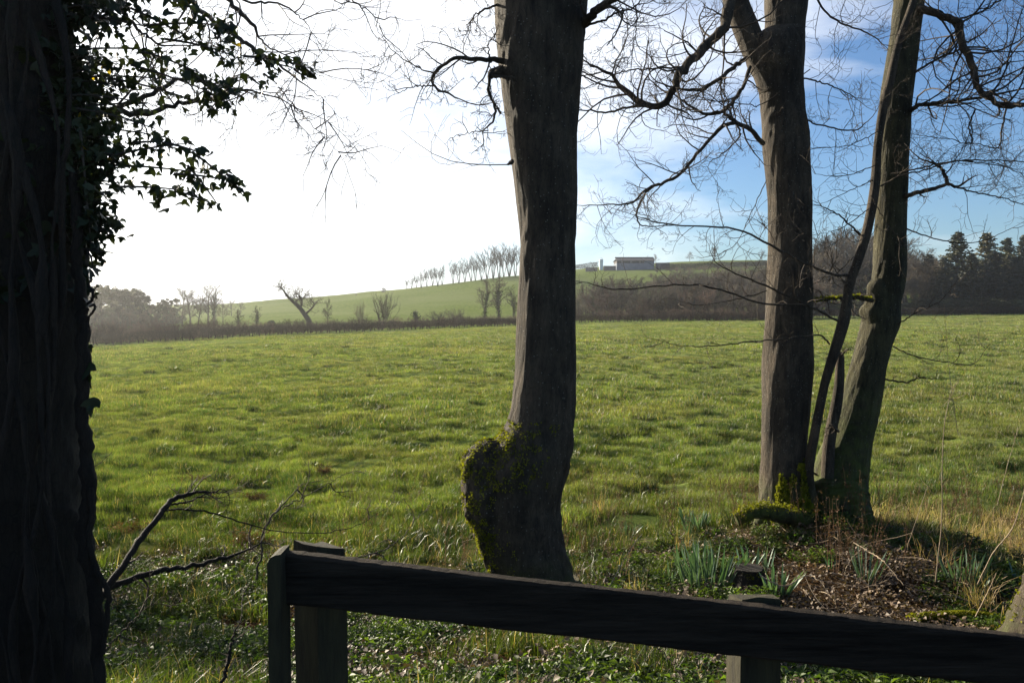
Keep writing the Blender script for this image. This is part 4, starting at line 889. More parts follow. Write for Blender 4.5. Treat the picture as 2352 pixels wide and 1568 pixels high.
def left_tree():
    d = 3.0; b = D(60, 1568, d); b[2] = hz(b[0], d) - .05; g = rs(341)
    root = empty('ivy_clad_tree', b, 'very dark ivy-clad trunk filling the left edge, leafy sprays against the white sky', 'tree')
    rows = [(2300, -330, 262), (1900, -310, 232), (1568, -290, 203), (1400, -280, 186), (1200, -270, 168), (1100, -268, 164), (930, -265, 166), (700, -260, 178), (560, -255, 183), (400, -250, 184), (300, -250, 176), (200, -250, 160), (0, -250, 139), (-250, -245, 120), (-700, -230, 90)]
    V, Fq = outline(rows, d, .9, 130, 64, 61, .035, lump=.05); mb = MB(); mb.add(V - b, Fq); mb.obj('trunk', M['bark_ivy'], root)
    # climbing ivy stems
    mb = MB(); out = []
    def v_(pts, **k): limb(mb, pts, g, None, **k)
    dv = 2.82
    v_([(232, 1640, dv, 20), (228, 1500, dv, 20), (222, 1380, dv, 21), (205, 1300, dv, 22), (196, 1200, dv, 24), (206, 1120, dv, 22), (200, 1030, dv, 20), (188, 940, dv, 19), (192, 850, dv, 21), (194, 760, dv, 20), (186, 700, dv, 18), (182, 620, dv, 17), (176, 520, dv, 16), (170, 400, dv, 14)], n=70, sides=12, rough=.3, wob=.006)
    v_([(206, 1120, 2.8, 10), (214, 1170, 2.8, 10), (206, 1230, 2.8, 9), (220, 1300, 2.8, 9), (246, 1350, 2.8, 9), (248, 1410, 2.8, 8), (236, 1500, 2.8, 8)], n=40, sides=8, rough=.3, wob=.004)
    for k in range(6):
        x = 10 + k * 24 + 14 * g.rand(); pts = []; off = g.rand() * 6
        for y in range(1600, -200, -130): pts.append((min(x + 38 * math.sin(y / 230. + off) + 16 * math.sin(y / 97. + off * 2) + (y - 900) * .02, 158), y, 2.68 + (max(x, 0) / 158.) ** 3 * .13, 4 + 15 * g.rand() ** 2))
        v_(pts, n=60, sides=8, rough=.3, wob=.004)
    for pts in ([(196, 700, 2.8, 5), (212, 690, 2.78, 4), (214, 672, 2.77, 4), (205, 655, 2.8, 3), (214, 640, 2.8, 2)], [(196, 735, 2.8, 4), (215, 715, 2.78, 4), (218, 700, 2.78, 3), (206, 704, 2.78, 3)], [(190, 600, 2.8, 4), (212, 615, 2.78, 3), (210, 590, 2.78, 3), (197, 572, 2.8, 3)], [(190, 572, 2.8, 3), (230, 576, 2.7, 2), (270, 583, 2.7, 1.2)]):
        v_(pts, n=24, sides=6, wob=.002)
    mb.V = [v - b for v in mb.V]; mb.obj('ivy_stems', M['vine'], root)
    # ivy sprays: woody shoots with leaves hanging from them
    lm = MB(); sm = MB(); C = []; SH = []; Y = []
    def spray(x0, y0, x1, y1, sag, dens, w0, w1, d0=2.95, d1=3.1, n=26):
        P = crom([D(x0, y0, d0), D((x0 + x1) / 2, (y0 + y1) / 2 + sag, (d0 + d1) / 2), D(x1, y1, d1)], n); SH.append((P[::max(1, n // 7)][:NP], None))
        P7 = crom(P[[0, n // 3, 2 * n // 3, n - 1]], NP); SH[-1] = (P7, np.linspace(.006, .002, NP))
        for k in range(n):
            t = k / (n - 1); wd = (w0 * (1 - t) + w1 * t) / F * 3.
            for _ in range(g.poisson(dens * 1.4)):
                q = g.randn(3) * wd * np.array([1, 1.2, 1]); q[2] -= abs(q[2]) * .2; C.append(P[k] + q)
                if g.rand() < .3: SH.append((np.array([P[k] + (q) * s + g.randn(3) * .003 for s in np.linspace(0, 1, NP)]), np.linspace(.002, .001, NP)))
    # dense upper mass
    for k in range(34):
        y0 = -40 + g.rand() * 350; x1 = 215 + g.rand() * 180; spray(140, y0, x1, y0 + g.randn() * 30, -10, 1.15, 16, 18, 2.9, 2.9 + g.rand() * .5, 18)
    for x0, y0, x1, y1 in ((300, 20, 540, 150), (330, 60, 520, 60), (380, 90, 540, 130), (300, 150, 520, 230), (420, 150, 540, 260), (250, 180, 470, 240), (330, 120, 500, 190), (500, 90, 530, 60), (560, 130, 720, 160), (450, 40, 420, 0), (530, 200, 480, 260)):
        spray(x0, y0, x1, y1, -6, .95, 12, 12, 3.0, 3.2, 22)
    for x, y in ((590, 190), (628, 155), (690, 170), (705, 160), (540, 210), (620, 180), (470, 235)): spray(x - 15, y - 10, x + 18, y + 14, 0, .7, 8, 8, 3.2, 3.2, 8)
    # lower masses
    for k in range(26):
        y0 = 290 + g.rand() * 240; wd = np.interp(y0, [290, 330, 400, 470, 530], [90, 130, 120, 95, 85]); spray(170, y0, 185 + wd * (.5 + .5 * g.rand()), y0 + g.rand() * 18, 0, 1.25, 10, 12, 2.85, 2.85 + g.rand() * .3, 14)
    for x0, y0, x1, y1, w_ in ((250, 360, 430, 330, 13), (250, 380, 480, 400, 13), (270, 430, 440, 440, 10), (380, 330, 480, 360, 11), (440, 350, 540, 430, 11), (400, 400, 550, 420, 10), (400, 440, 490, 470, 10), (430, 380, 500, 470, 10), (300, 330, 400, 330, 12), (520, 400, 558, 450, 6), (355, 430, 368, 475, 4)):
        spray(x0, y0, x1, y1, -4, .85, w_, w_, 2.95, 3.0, 18)
    spray(170, 500, 240, 600, 0, .9, 12, 6, 2.85, 2.85, 14); spray(185, 300, 210, 560, 0, 2., 10, 8, 2.82, 2.82, 30)
    C = np.array(C); keep = g.rand(len(C)) < 1; C = C[keep]
    yk = g.rand(len(C)) < .006; ivy_leaves(lm, C[~yk] - b, .034, g); ivy_leaves(lm, C[yk] - b, .036, g, 1)
    # leaves lying on the trunk
    S, Nn = sample_surface(V, Fq, 900, g, lambda c, n: ((c[:, 2] > D(0, 700, d)[2]) & (n[:, 1] < .5)).astype(float) + 1e-6); ivy_leaves(lm, S + Nn * .03 - b, .05, g)
    for x, y in ((210, 800), (208, 876), (214, 930), (208, 935), (204, 700), (200, 850)): ivy_leaves(lm, np.array([D(x, y, 2.8)]) - b, .05, g)
    lm.obj('ivy_leaves', [M['ivy'], M['ivy_yellow']], root)
    out = []; mb = MB()
    def l_(pts, **k): limb(mb, pts, g, out, **k)
    # bare branches behind the ivy reaching into the sky
    l_([(150, 320, 3.3, 14), (200, 280, 3.4, 12), (260, 262, 3.5, 12), (330, 262, 3.6, 11), (400, 243, 3.7, 9), (450, 232, 3.7, 8), (520, 222, 3.8, 7), (560, 208, 3.8, 5), (620, 220, 3.9, 3), (700, 255, 3.9, 2), (760, 285, 4.0, 1.5)], kids=14, L=.30, lvl=2, n=44, curl=.3, up=-.02)
    l_([(150, 300, 3.3, 12), (220, 262, 3.4, 11), (280, 245, 3.5, 10), (350, 215, 3.6, 9), (420, 182, 3.7, 7), (480, 190, 3.8, 5), (560, 210, 3.9, 3), (640, 215, 4, 2)], kids=9, L=.28, lvl=2, n=36, curl=.3, up=-.02)
    l_([(420, -60, 4.2, 14), (440, 0, 4.2, 12), (490, 50, 4.2, 11), (540, 85, 4.2, 10), (590, 115, 4.2, 9), (640, 150, 4.2, 6), (700, 195, 4.2, 3), (745, 230, 4.2, 1.5)], kids=10, L=.36, lvl=2, n=36, curl=.3, up=-.04)
    l_([(490, -80, 4.6, 16), (515, -20, 4.6, 13), (545, 25, 4.6, 11), (585, 60, 4.6, 9), (600, 95, 4.6, 5), (660, 130, 4.6, 3), (740, 170, 4.6, 1.5)], kids=9, L=.4, lvl=2, n=36, curl=.3, up=-.02)
    l_([(500, -20, 4.6, 8), (570, 5, 4.6, 6), (640, 10, 4.6, 5), (690, 40, 4.6, 3), (720, 80, 4.6, 1.5)], kids=8, L=.4, lvl=1, n=30, curl=.3, up=-.02)
    l_([(640, 200, 4.2, 3), (700, 270, 4.2, 2), (760, 330, 4.2, 1.4), (790, 370, 4.2, 1)], kids=8, L=.25, lvl=1, curl=.3, up=-.03)
    l_([(250, -60, 3.8, 12), (280, 20, 3.8, 9), (320, 70, 3.8, 6), (380, 110, 3.8, 4)], kids=14, L=.4, lvl=2)
    l_([(700, -80, 4.8, 8), (780, -20, 4.8, 5), (850, 30, 4.8, 3), (880, 70, 4.8, 1.2)], kids=8, L=.4, lvl=1, up=-.03)
    mb.V = [v - b for v in mb.V]; out = [(p - b, r) for p, r in out] + [(p - b, r) for p, r in SH]
    mb.obj('branches', M['twig'], root); mt = MB(); add_twigs(mt, out, 0); mt.obj('twigs', M['twig'], root)
left_tree()

# ================================================================== fence
def fence():
    g = rs(12); o = D(1400, 1330, 2.25); root = empty('wooden_fence', (o[0], o[1], hz(o[0], o[1])), 'dark weathered timber rail on square posts crossing the foreground', 'fence'); o = np.array(root.location)
    def beam(name, a, b, h, t, mat, seed, n=60, cham=.008):
        """board between a and b (centre line of its top front edge), worn edges"""
        a = np.array(a); b = np.array(b); ax = unit(b - a); sd = unit(np.cross(ax, [0, 0, 1])) * -1; up = np.cross(sd, ax) * -1
        if up[2] < 0: up = -up
        if sd[1] < 0: sd = -sd
        q = rs(seed); mb = MB(); V = []
        cr = [(0, -cham), (cham, 0), (t - cham, 0), (t, -cham), (t, -h + cham), (t - cham, -h), (cham, -h), (0, -h + cham)]
        for k in range(n):
            s = k / (n - 1); c = a + (b - a) * s
            for j, (y, z) in enumerate(cr):
                V.append(c + sd * (y + (vn(s * 14, j * 3.1, seed) - .5) * .004) + up * (z + (vn(s * 22 + 9, (j // 2) * 5.3, seed) - .5) * .004 + (vn(s * 160, j, seed + 2) - .5) * .003))
        V = np.array(V); i = np.arange(n - 1)[:, None] * 8; j = np.arange(8)[None, :]; j2 = (j + 1) % 8
        mb.add(V - o, np.stack([i + j, i + j2, i + 8 + j2, i + 8 + j], -1).reshape(-1, 4))
        for e in (0, n - 1): mb.add(V[e * 8:e * 8 + 8] - o, [[0, 1, 2, 3], [0, 3, 4, 7], [4, 5, 6, 7]])
        return mb.obj(name, M[mat], root, False)
    A = D(648, 1271, 2.25); Bq = D(2352, 1466, 2.25); Bx = Bq + (Bq - A) * .25
    beam('rail', A, Bx, .148, .05, 'wood', 3, n=200)
    def post(cx, cy, top, sz, rz, seed, mat='wood_post', chip=.012, name='post', tilt=0., slope=0.):
        q = rs(seed); mb = MB(); g0 = hz(cx, cy) - .3; n = 16; V = []
        cs = [(-1, -1), (-.2, -1), (1, -1), (1, 0), (1, 1), (0, 1), (-1, 1), (-1, .2)]
        for k in range(n):
            t = k / (n - 1); z = g0 + (top - g0) * t; s = sz / 2
            for j, (x, y) in enumerate(cs):
                xx, yy = x * s, y * s * (1 if np.isscalar(tilt) else 1); r = 1 + (vn(t * 9, j * 3, seed) - .5) * .03 - (.05 if k == n - 1 else 0)
                V.append([cx + (xx * math.cos(rz) - yy * math.sin(rz)) * r + tilt * (1 - t), cy + (xx * math.sin(rz) + yy * math.cos(rz)) * r, z + (q.rand() * chip - slope * (yy / s + 1) / 2 if k == n - 1 else 0)])
        V = np.array(V); i = np.arange(n - 1)[:, None] * 8; j = np.arange(8)[None, :]; j2 = (j + 1) % 8
        mb.add(V - o, np.stack([i + j, i + j2, i + 8 + j2, i + 8 + j], -1).reshape(-1, 4)); e = (n - 1) * 8
        mb.add(V[e:] - o, [[0, 1, 2, 3], [0, 3, 4, 7], [4, 5, 6, 7]]); return mb.obj(name, M[mat], root, False)
    def X(x, d): return D(x, 1300, d)[0]
    p = D(724, 1251, 2.35); post(p[0] , 2.402, p[2] - .008, .112, R(-38), 4, tilt=.012, slope=.03)
    p = D(1744, 1372, 2.312); post(p[0] + .002, 2.372, p[2] - .008, .122, R(4), 5, slope=.032)
    # slim end board beside the first post
    q = D(629, 1276, 2.2); mb = MB(); wd = .038; g0 = hz(q[0], 2.2) - .2; prof = [(-.5, g0), (.5, g0), (.5, q[2] + .004), (.1, q[2] + .002), (-.3, q[2] - .006), (-.5, q[2] - .022)]
    V = [[q[0] + x * wd, 2.2 + dy, z] for dy in (0, .09) for x, z in prof]; n = 6
    mb.add(np.array(V) - o, [[k, (k + 1) % n, n + (k + 1) % n, n + k] for k in range(n)] + [[0, 1, 2, 5], [5, 2, 3, 4], [6, 7, 8, 11], [11, 8, 9, 10]]); mb.obj('end_board', M['wood_post'], root, False)
fence()

# ================================================================== ground cover
def proto(name, mb, mats):
    return bpy.data.objects.new(name, mb.mesh(name, mats))
def blades(mb, n, r, h0, h1, wd, rng, lean=.5, mi=0, base_xy=None):
    a = rng.rand(n) * 6.283; rr = r * np.sqrt(rng.rand(n)); B = np.stack([rr * np.cos(a), rr * np.sin(a), np.zeros(n)], 1) if base_xy is None else base_xy
    h = (h0 + (h1 - h0) * rng.rand(n) ** 1.5)[:, None]; az = rng.rand(n) * 6.283; L = np.stack([np.cos(az), np.sin(az), 0 * az], 1); ln = (lean * rng.rand(n) ** 1.2)[:, None]
    s2 = rng.rand(n) * 6.283; W = np.stack([np.cos(s2), np.sin(s2), 0 * s2], 1) * (wd * (.6 + .8 * rng.rand(n)))[:, None] / 2; up = np.array([0, 0, 1.])
    m = B + up * h * .55 + L * h * ln * .35; t = B + up * h * (1 - .35 * ln) + L * h * ln
    V = np.stack([B - W, B + W, m + W * .8, m - W * .8, t], 1); k = np.arange(n)[:, None] * 5
    mb.add(V.reshape(-1, 3), np.concatenate([k + np.array([[0, 1, 2, 3]]), k + np.array([[3, 2, 4, 4]])]), mi)
def leaves(mb, C, size, rng, mi=0, tilt=.5, asp=.5, pts=None):
    """pointed oval leaves folded on the midrib, roughly level"""
    n = len(C); az = rng.rand(n) * 6.283; ax = np.stack([np.cos(az), np.sin(az), rng.randn(n) * tilt], 1); ax /= np.linalg.norm(ax, axis=1)[:, None]
    nr = np.array([0, 0, 1.]) + rng.randn(n, 3) * tilt; nr /= np.linalg.norm(nr, axis=1)[:, None]; sd = np.cross(nr, ax); sd /= np.linalg.norm(sd, axis=1)[:, None]; nr = np.cross(ax, sd)
    s = (size * (.5 + .9 * rng.rand(n)))[:, None]; f = s * .18
    V = np.stack([C, C + ax * s * .4 + sd * s * asp * .5 + nr * f, C + ax * s * 1. - nr * f * .5, C + ax * s * .4 - sd * s * asp * .5 + nr * f, C + ax * s * .45], 1)
    k = np.arange(n)[:, None] * 5
    mb.add(V.reshape(-1, 3), np.concatenate([k + np.array([[0, 1, 2, 4]]), k + np.array([[0, 4, 2, 3]])]), mi)
def scatter(name, label, cat, P, scl, protos, rng, tiltmax=.12):
    """one object of ground cover: clump meshes instanced on points by geometry nodes"""
    P = np.asarray(P, float); n = len(P)
    me = bpy.data.meshes.new(name); me.vertices.add(n); me.vertices.foreach_set('co', P.astype(np.float32).ravel())
    rot = np.stack([(rng.rand(n) - .5) * 2 * tiltmax, (rng.rand(n) - .5) * 2 * tiltmax, rng.rand(n) * 6.283], 1).astype(np.float32)
    a = me.attributes.new('rot', 'FLOAT_VECTOR', 'POINT'); a.data.foreach_set('vector', rot.ravel())
    a = me.attributes.new('scl', 'FLOAT', 'POINT'); a.data.foreach_set('value', np.asarray(scl, np.float32) * np.ones(n, np.float32))
    a = me.attributes.new('vid', 'INT', 'POINT'); a.data.foreach_set('value', rng.randint(0, len(protos), n).astype(np.int32))
    me.update()
    o = bpy.data.objects.new(name, me); col.objects.link(o)
    ng = bpy.data.node_groups.new(name, 'GeometryNodeTree'); ng.interface.new_socket('Geometry', in_out='INPUT', socket_type='NodeSocketGeometry'); ng.interface.new_socket('Geometry', in_out='OUTPUT', socket_type='NodeSocketGeometry')
    N = ng.nodes; L = ng.links; gi = N.new('NodeGroupInput'); go = N.new('NodeGroupOutput'); ip = N.new('GeometryNodeInstanceOnPoints'); jn = N.new('GeometryNodeJoinGeometry')
    for p in protos:
        oi = N.new('GeometryNodeObjectInfo'); oi.inputs['Object'].default_value = p; oi.inputs['As Instance'].default_value = True; L.new(oi.outputs['Geometry'], jn.inputs[0])
    def attr(nm, ty):
        q = N.new('GeometryNodeInputNamedAttribute'); q.data_type = ty; q.inputs['Name'].default_value = nm; return [s for s in q.outputs if s.enabled and s.name == 'Attribute'][0]
    L.new(gi.outputs[0], ip.inputs['Points']); L.new(jn.outputs[0], ip.inputs['Instance']); ip.inputs['Pick Instance'].default_value = True
    L.new(attr('vid', 'INT'), ip.inputs['Instance Index']); L.new(attr('rot', 'FLOAT_VECTOR'), ip.inputs['Rotation']); L.new(attr('scl', 'FLOAT'), ip.inputs['Scale'])
    L.new(ip.outputs[0], go.inputs[0]); md = o.modifiers.new('scatter', 'NODES'); md.node_group = ng
    return tag(o, label, cat, None, 'stuff')
def fan_points(y0, y1, n, rng, u=.78, power=2.):
    """random points in the view wedge, density falling with distance"""
    t = rng.rand(n); y = y0 * (y1 / y0) ** t if power == 2 else y0 + (y1 - y0) * np.sqrt(t)
    x = (rng.rand(n) * 2 - 1) * (u * y + .6); return x, y
def pts(x, y, dz=0.): return np.stack([x, y, H(x, y) + dz], 1)
g = rs(900)
GR, ST, GL, HB, LT, DK = M['grass'], M['straw'], M['grass_long'], M['herb'], M['litter'], M['dock']
def gp(n, r, h0, h1, wd, seed, dead=.08, mats=None, lean=.55):
    q = rs(seed); mb = MB(); blades(mb, int(n * (1 - dead)), r, h0, h1, wd, q, lean); blades(mb, int(n * dead) + 1, r, h0, h1 * 1.1, wd * .8, q, lean + .3, 1); return proto('grass_clump', mb, mats or [GR, ST])
# pasture
x, y = fan_points(8.5, 26, 26000, g); k = (y > 9.5 + 2.5 * vn(x * .5, y * .5, 2)); x, y = x[k], y[k]
t_ = fbm(x * 1.3, y * 1.3, 44)
near_g = [gp(120, .20, .05, .16, .0055, s) for s in (1, 2, 3)]
scatter('grass', 'short bright green grass at the near edge of the pasture', 'grass', pts(x, y, -.01), .30 + 1.35 * t_ ** 1.6 * 1.25, near_g, g)
x, y = fan_points(22, 64, 20000, g); t_ = fbm(x * .8, y * .8, 45)
scatter('grass', 'tussocky green grass over the middle of the pasture', 'grass', pts(x, y, -.01), .25 + 1.9 * t_ ** 1.7, [gp(170, .46, .05, .15, .010, s, .12) for s in (4, 5, 6)], g)
x, y = fan_points(56, 210, 14000, g); k = y < np.interp(x / y, [-.7, -.53, -.12, .08, .32, .65], [86, 92, 132, 160, 188, 203]) - 1; x, y = x[k], y[k]; t_ = fbm(x * .35, y * .35, 46)
scatter('grass', 'paler far grass reaching to the hedge', 'grass', pts(x, y, -.01), .25 + 1.9 * t_ ** 1.7, [gp(220, 1.4, .05, .17, .03, s, .15) for s in (7, 8, 9)], g, .03)
# tussocks in darker green, their short shadows put into the colour
x, y = fan_points(9.5, 80, 9000, g); k = (fbm(x * .9, y * 1.2, 47) > .54); x, y = x[k], y[k]
scatter('tussocks', 'grass tussocks dotted over the pasture, darker green to carry their short shadows', 'grass', pts(x, y, -.01), (.45 + .7 * g.rand(len(x))) * (1 + y / 70), [gp(150, .18, .08, .18, .007, s, .05, [GL, ST], .7) for s in (17, 18, 19)], g, .15)
# rough verge grass
x, y = fan_points(3.0, 13, 5200, g); litter_zone = np.exp(-(((x - 2.6) / 2.2) ** 2 + ((y - 6.9) / 1.9) ** 2)); nz = fbm(x * 1.2, y * 1.2, 50)
k = (nz > .47 + litter_zone * .50 + .10 * (y < 5.2)) ; x1, y1 = x[k], y[k]
scatter('verge_grass', 'long rough grass tufts on the verge between fence and pasture', 'grass', pts(x1, y1, -.01), .5 + .7 * g.rand(len(x1)), [gp(95, .13, .08, .26, .005, s, .09, [GL, ST], .8) for s in (11, 12, 13, 14)], g, .2)
# herb layer
def herb(seed, n, size, r=.16, h=.12):
    q = rs(seed); mb = MB(); a = q.rand(n) * 6.283; rr = r * np.sqrt(q.rand(n)); C = np.stack([rr * np.cos(a), rr * np.sin(a), .02 + h * q.rand(n) * (1 - .6 * rr / r)], 1)
    for o_ in range(3): leaves(mb, C + q.randn(n, 3) * .006, size, q, 0, .45)
    P = np.stack([np.stack([C[:, 0] * s, C[:, 1] * s, C[:, 2] * s], 1) for s in (.1, .5, 1)], 1); mb.tubes(P, np.full((n, 3), .0012), 3, 0); return proto('herb_clump', mb, [HB])
x, y = fan_points(2.9, 10.5, 7600, g); lz = np.exp(-(((x - 2.7) / 2.0) ** 2 + ((y - 6.7) / 1.6) ** 2)); nz = fbm(x * 1.5 + 7, y * 1.5, 60)
k = (nz > .43 + .20 * lz) & (y < 9.5 + x * 0); x2, y2 = x[k], y[k]
scatter('leafy_ground_cover', 'low green leafy weeds spreading over the verge', 'plant', pts(x2, y2), .6 + .7 * g.rand(len(x2)), [herb(s, 40, .030, .13, .10) for s in (21, 22, 23)] + [herb(24, 26, .045, .16, .14)], g, .2)
# fallen leaves
def litter(seed, n=95, r=.32):
    q = rs(seed); mb = MB(); a = q.rand(n) * 6.283; rr = r * np.sqrt(q.rand(n)); C = np.stack([rr * np.cos(a), rr * np.sin(a), .004 + .03 * q.rand(n)], 1); leaves(mb, C, .034, q, 0, .5, .75); return proto('leaf_litter', mb, [LT])
x, y = fan_points(2.7, 10, 3000, g); lz = np.exp(-(((x - 2.7) / 2.6) ** 2 + ((y - 6.6) / 2.2) ** 2)); k = (fbm(x, y, 70) + lz * .4 - .12 * (y < 4.6) > .52); x, y = x[k], y[k]
scatter('leaf_litter', 'brown fallen leaves covering the ground below the trees', 'fallen leaves', pts(x, y), .8 + .4 * g.rand(len(x)), [litter(s) for s in (31, 32, 33)], g)
# dead reddish stalks standing in the rough grass
def stalks(seed, n=5):
    q = rs(seed); mb = MB(); out = []
    for _ in range(n):
        p = np.array([q.randn() * .06, q.randn() * .06, 0]); P, dl = wander(p, np.array([q.randn() * .18, q.randn() * .18, 1]), .25 + .35 * q.rand(), q, .10, .03); out.append((P, np.linspace(.0022, .001, NP)))
        C = P[3:][q.randint(0, 4, 16)] + q.randn(16, 3) * .011; cloud(mb, C, .012, q, 0)
    mb.tubes(np.array([o[0] for o in out]), np.array([o[1] for o in out]), 3); return proto('dead_stalks', mb, [DK])
n = 1500; x, y = fan_points(6.5, 14, n, g); wgt = np.where(x > 3.2, .95, .0) * (y > 7.2) + np.exp(-((x - 1.9) / 1.1) ** 2) * (y > 8.5) * .5 + np.exp(-((x + 2.2) / 2.2) ** 2) * (y > 7.0) * .30; k = g.rand(n) < wgt * np.clip(fbm(x, y, 81) * 2.4 - .55, 0, 1); x, y = x[k], y[k]
scatter('dead_weed_stalks', 'thin reddish brown dead weed stalks standing in the rough grass', 'plant', pts(x, y), .7 + .7 * g.rand(len(x)), [stalks(s) for s in (41, 42, 43)], g, .2)
x, y = fan_points(6.8, 12, 900, g); k = (g.rand(len(x)) < np.where((x > 4.3) & (y > 7.8), .8, .05) * (fbm(x * 1.3, y * 1.3, 83) > .48)); x, y = x[k], y[k]
scatter('dry_grass', 'straw-coloured dry grass bent over at the right of the verge', 'grass', pts(x, y), .8 + .8 * g.rand(len(x)), [gp(60, .12, .12, .34, .004, s, 1., [ST, ST], 1.0) for s in (15, 16)], g, .3)
# tangle of pale dead stems on the mound
def tangle():
    q = rs(95); P = []; r = []
    for k in range(520):
        xd, yd = (1440 + q.rand() * 930, 1205 + q.rand() * 260) if k < 380 else (400 + q.rand() * 800, 1090 + q.rand() * 330); c = G(xd, yd); a = q.rand() * 6.283 if q.rand() < .4 else q.randn() * .5 + (0 if q.rand() < .5 else math.pi); L = .12 + .5 * q.rand() ** 2
        d = np.array([math.cos(a), math.sin(a), .15 + .3 * q.rand()]); W, _ = wander(c + [0, 0, .01], d, L, q, .22, -.06); W[:, 2] = np.maximum(W[:, 2], H(W[:, 0], W[:, 1]) + .008); P.append(W); r.append(np.linspace(.0042, .0018, NP) * (.4 + q.rand()))
    mb = MB(); mb.tubes(np.array(P), np.array(r), 4); tag(mb.obj('dead_stems', M['twig_pale']), 'tangle of pale dead stems and twigs lying over the verge', 'twigs', None, 'stuff')
tangle()

# ---- daffodil clumps
def daff(seed, n, r, h):
    q = rs(seed); mb = MB()
    for _ in range(n):
        a = q.rand() * 6.283; rr = r * math.sqrt(q.rand()); p = np.array([rr * math.cos(a), rr * math.sin(a), 0]); out = unit(np.array([math.cos(a), math.sin(a), 0])) * (.10 + .5 * rr / r * .6) + q.randn(3) * .10
        L = h * (.65 + .5 * q.rand()); d = unit(np.array([out[0], out[1], 1.])); m = 6; th = q.rand() * 3.14; sd = np.array([math.cos(th), math.sin(th), 0]); sd = unit(sd - d * np.dot(sd, d)); bn = unit(np.cross(sd, d)) * q.randn() * .12 * L; w0 = .009 + .005 * q.rand(); V = []
        for k in range(m):
            t = k / (m - 1); c = p + d * L * t + bn * t * t; ww = w0 * (1 - max(0, t - .7) * 2.9) * (.8 + .4 * t); V += [c - sd * ww, c + np.cross(sd, d) * .002, c + sd * ww]
        mb.add(np.array(V), [[3 * k + j, 3 * k + j + 1, 3 * k + j + 4, 3 * k + j + 3] for k in range(m - 1) for j in (0, 1)])
    return mb
for xd, yd, n, r, h, lab in ((1440, 1235, 13, .07, .24, 'small daffodil clump in sunlit grass, furthest left, beyond the rail'), (1598, 1218, 45, .17, .26, 'broad low daffodil clump in the grass left of the twin trees'), (1622, 1350, 90, .26, .40, 'largest dense daffodil clump, left of the cut stump'), (1540, 1342, 6, .04, .22, 'tiny daffodil tuft of a few leaves left of the largest clump'),
    (1722, 1300, 12, .12, .20, 'loose daffodil shoots just behind the cut stump'), (1785, 1372, 24, .08, .30, 'daffodil clump standing directly behind the top of the second post'), (1990, 1340, 16, .08, .36, 'sparse daffodil clump with broad leaves in the middle of the dead stems'), (2212, 1355, 30, .11, .38, 'tall daffodil clump near the right edge, left one of two touching'), (2243, 1372, 9, .07, .24, 'shorter daffodil clump touching the tall one near the right edge'), (1905, 1305, 5, .03, .14, 'three short daffodil shoots among the dead stems'), (1760, 1310, 6, .05, .22, 'thin daffodil tuft right of the cut stump'), (2345, 1352, 8, .05, .24, 'daffodil tuft cut by the right edge of the view')):
    p = G(xd, yd); mb = daff(int(xd), n, r, h); o = mb.obj('daffodil_clump', M['daff'], None, False); o.location = p; tag(o, lab, 'daffodils', 'daffodil clumps on the verge')
def fern(seed, r, h):
    q = rs(seed); mb = MB(); P = []; C = []
    for _ in range(26):
        a = q.rand() * 6.283; W, _d = wander(np.zeros(3), np.array([math.cos(a) * .9, math.sin(a) * .9, .9]), r * (.8 + .8 * q.rand()), q, .25, -.16); W[:, 2] = np.maximum(W[:, 2] * h / r, .01); P.append(W)
        for k in range(2, NP): C.append(W[k] + q.randn(7, 3) * .025)
    mb.tubes(np.array(P), np.tile(np.linspace(.003, .001, NP), (26, 1)), 3); leaves(mb, np.vstack(C), .035, q, 0, .9, .4); return mb
for xd, yd, r, h, lab in ((440, 1112, .22, .22, 'dark brown dead fern clump above the bent fallen bough at left'), (588, 1150, .18, .14, 'reddish dead fern lying in the green weeds left of the pasture edge'), (575, 1250, .24, .18, 'brown dead fern clump just left of and behind the first fence post'), (290, 1225, .24, .16, 'brown dead fern mass beside the ivy-clad trunk at left'), (745, 1090, .14, .24, 'rusty upright dead dock leaves at the pasture edge, left of the middle tree'), (1385, 1180, .2, .2, 'brown dead fern tuft just right of the middle tree'), (1080, 1415, .18, .12, 'brown dead fern tuft seen below the rail, left of the middle tree foot')):
    p = G(xd, yd); o = fern(int(xd), r, h).obj('dead_fern', M['dock'], None, False); o.location = p; tag(o, lab, 'fern', 'dead ferns on the verge')
# ---- cut stump, mossy log, tree foot at the right edge
def stump():
    p = G(1722, 1350); r = empty('cut_stump', p - [0, 0, .03], 'dark cut tree stump right of the largest daffodil clump', 'tree stump'); mb = MB()
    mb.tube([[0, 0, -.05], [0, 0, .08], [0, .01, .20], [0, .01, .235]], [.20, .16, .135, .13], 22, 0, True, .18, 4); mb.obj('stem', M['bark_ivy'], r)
    q = rs(3); mb = MB(); th = q.rand(500) * 6.283; zz = q.rand(500) * .22; C = np.stack([np.cos(th) * (.15 - zz * .1), np.sin(th) * (.15 - zz * .1), zz], 1); cloud(mb, C[th > 2.2], .022, q); mb.obj('moss', M['moss'], r)
stump()
def log_():
    a = G(2105, 1433); b = G(2335, 1443); a[2] += .02; b[2] += .03; c = (a + b) / 2; r = empty('mossy_log', c, 'low log capped with bright yellow-green moss just beyond the rail at right', 'log'); q = rs(14)
    P = crom([a - c, (a + b) / 2 - c + [0, .05, .015], b - c], 20); mb = MB(); mb.tube(P, np.full(20, .065), 12, 0, True, .2, 3); mb.obj('log', M['bark_green'], r)
    i = q.randint(0, 20, 3200); th = q.rand(3200) * 3.14; C = P[i] + np.stack([q.randn(3200) * .03, np.cos(th) * .066, np.sin(th) * .062 + .01], 1); mb = MB(); cloud(mb, C, .018, q); mb.obj('moss', M['moss'], r)
log_()
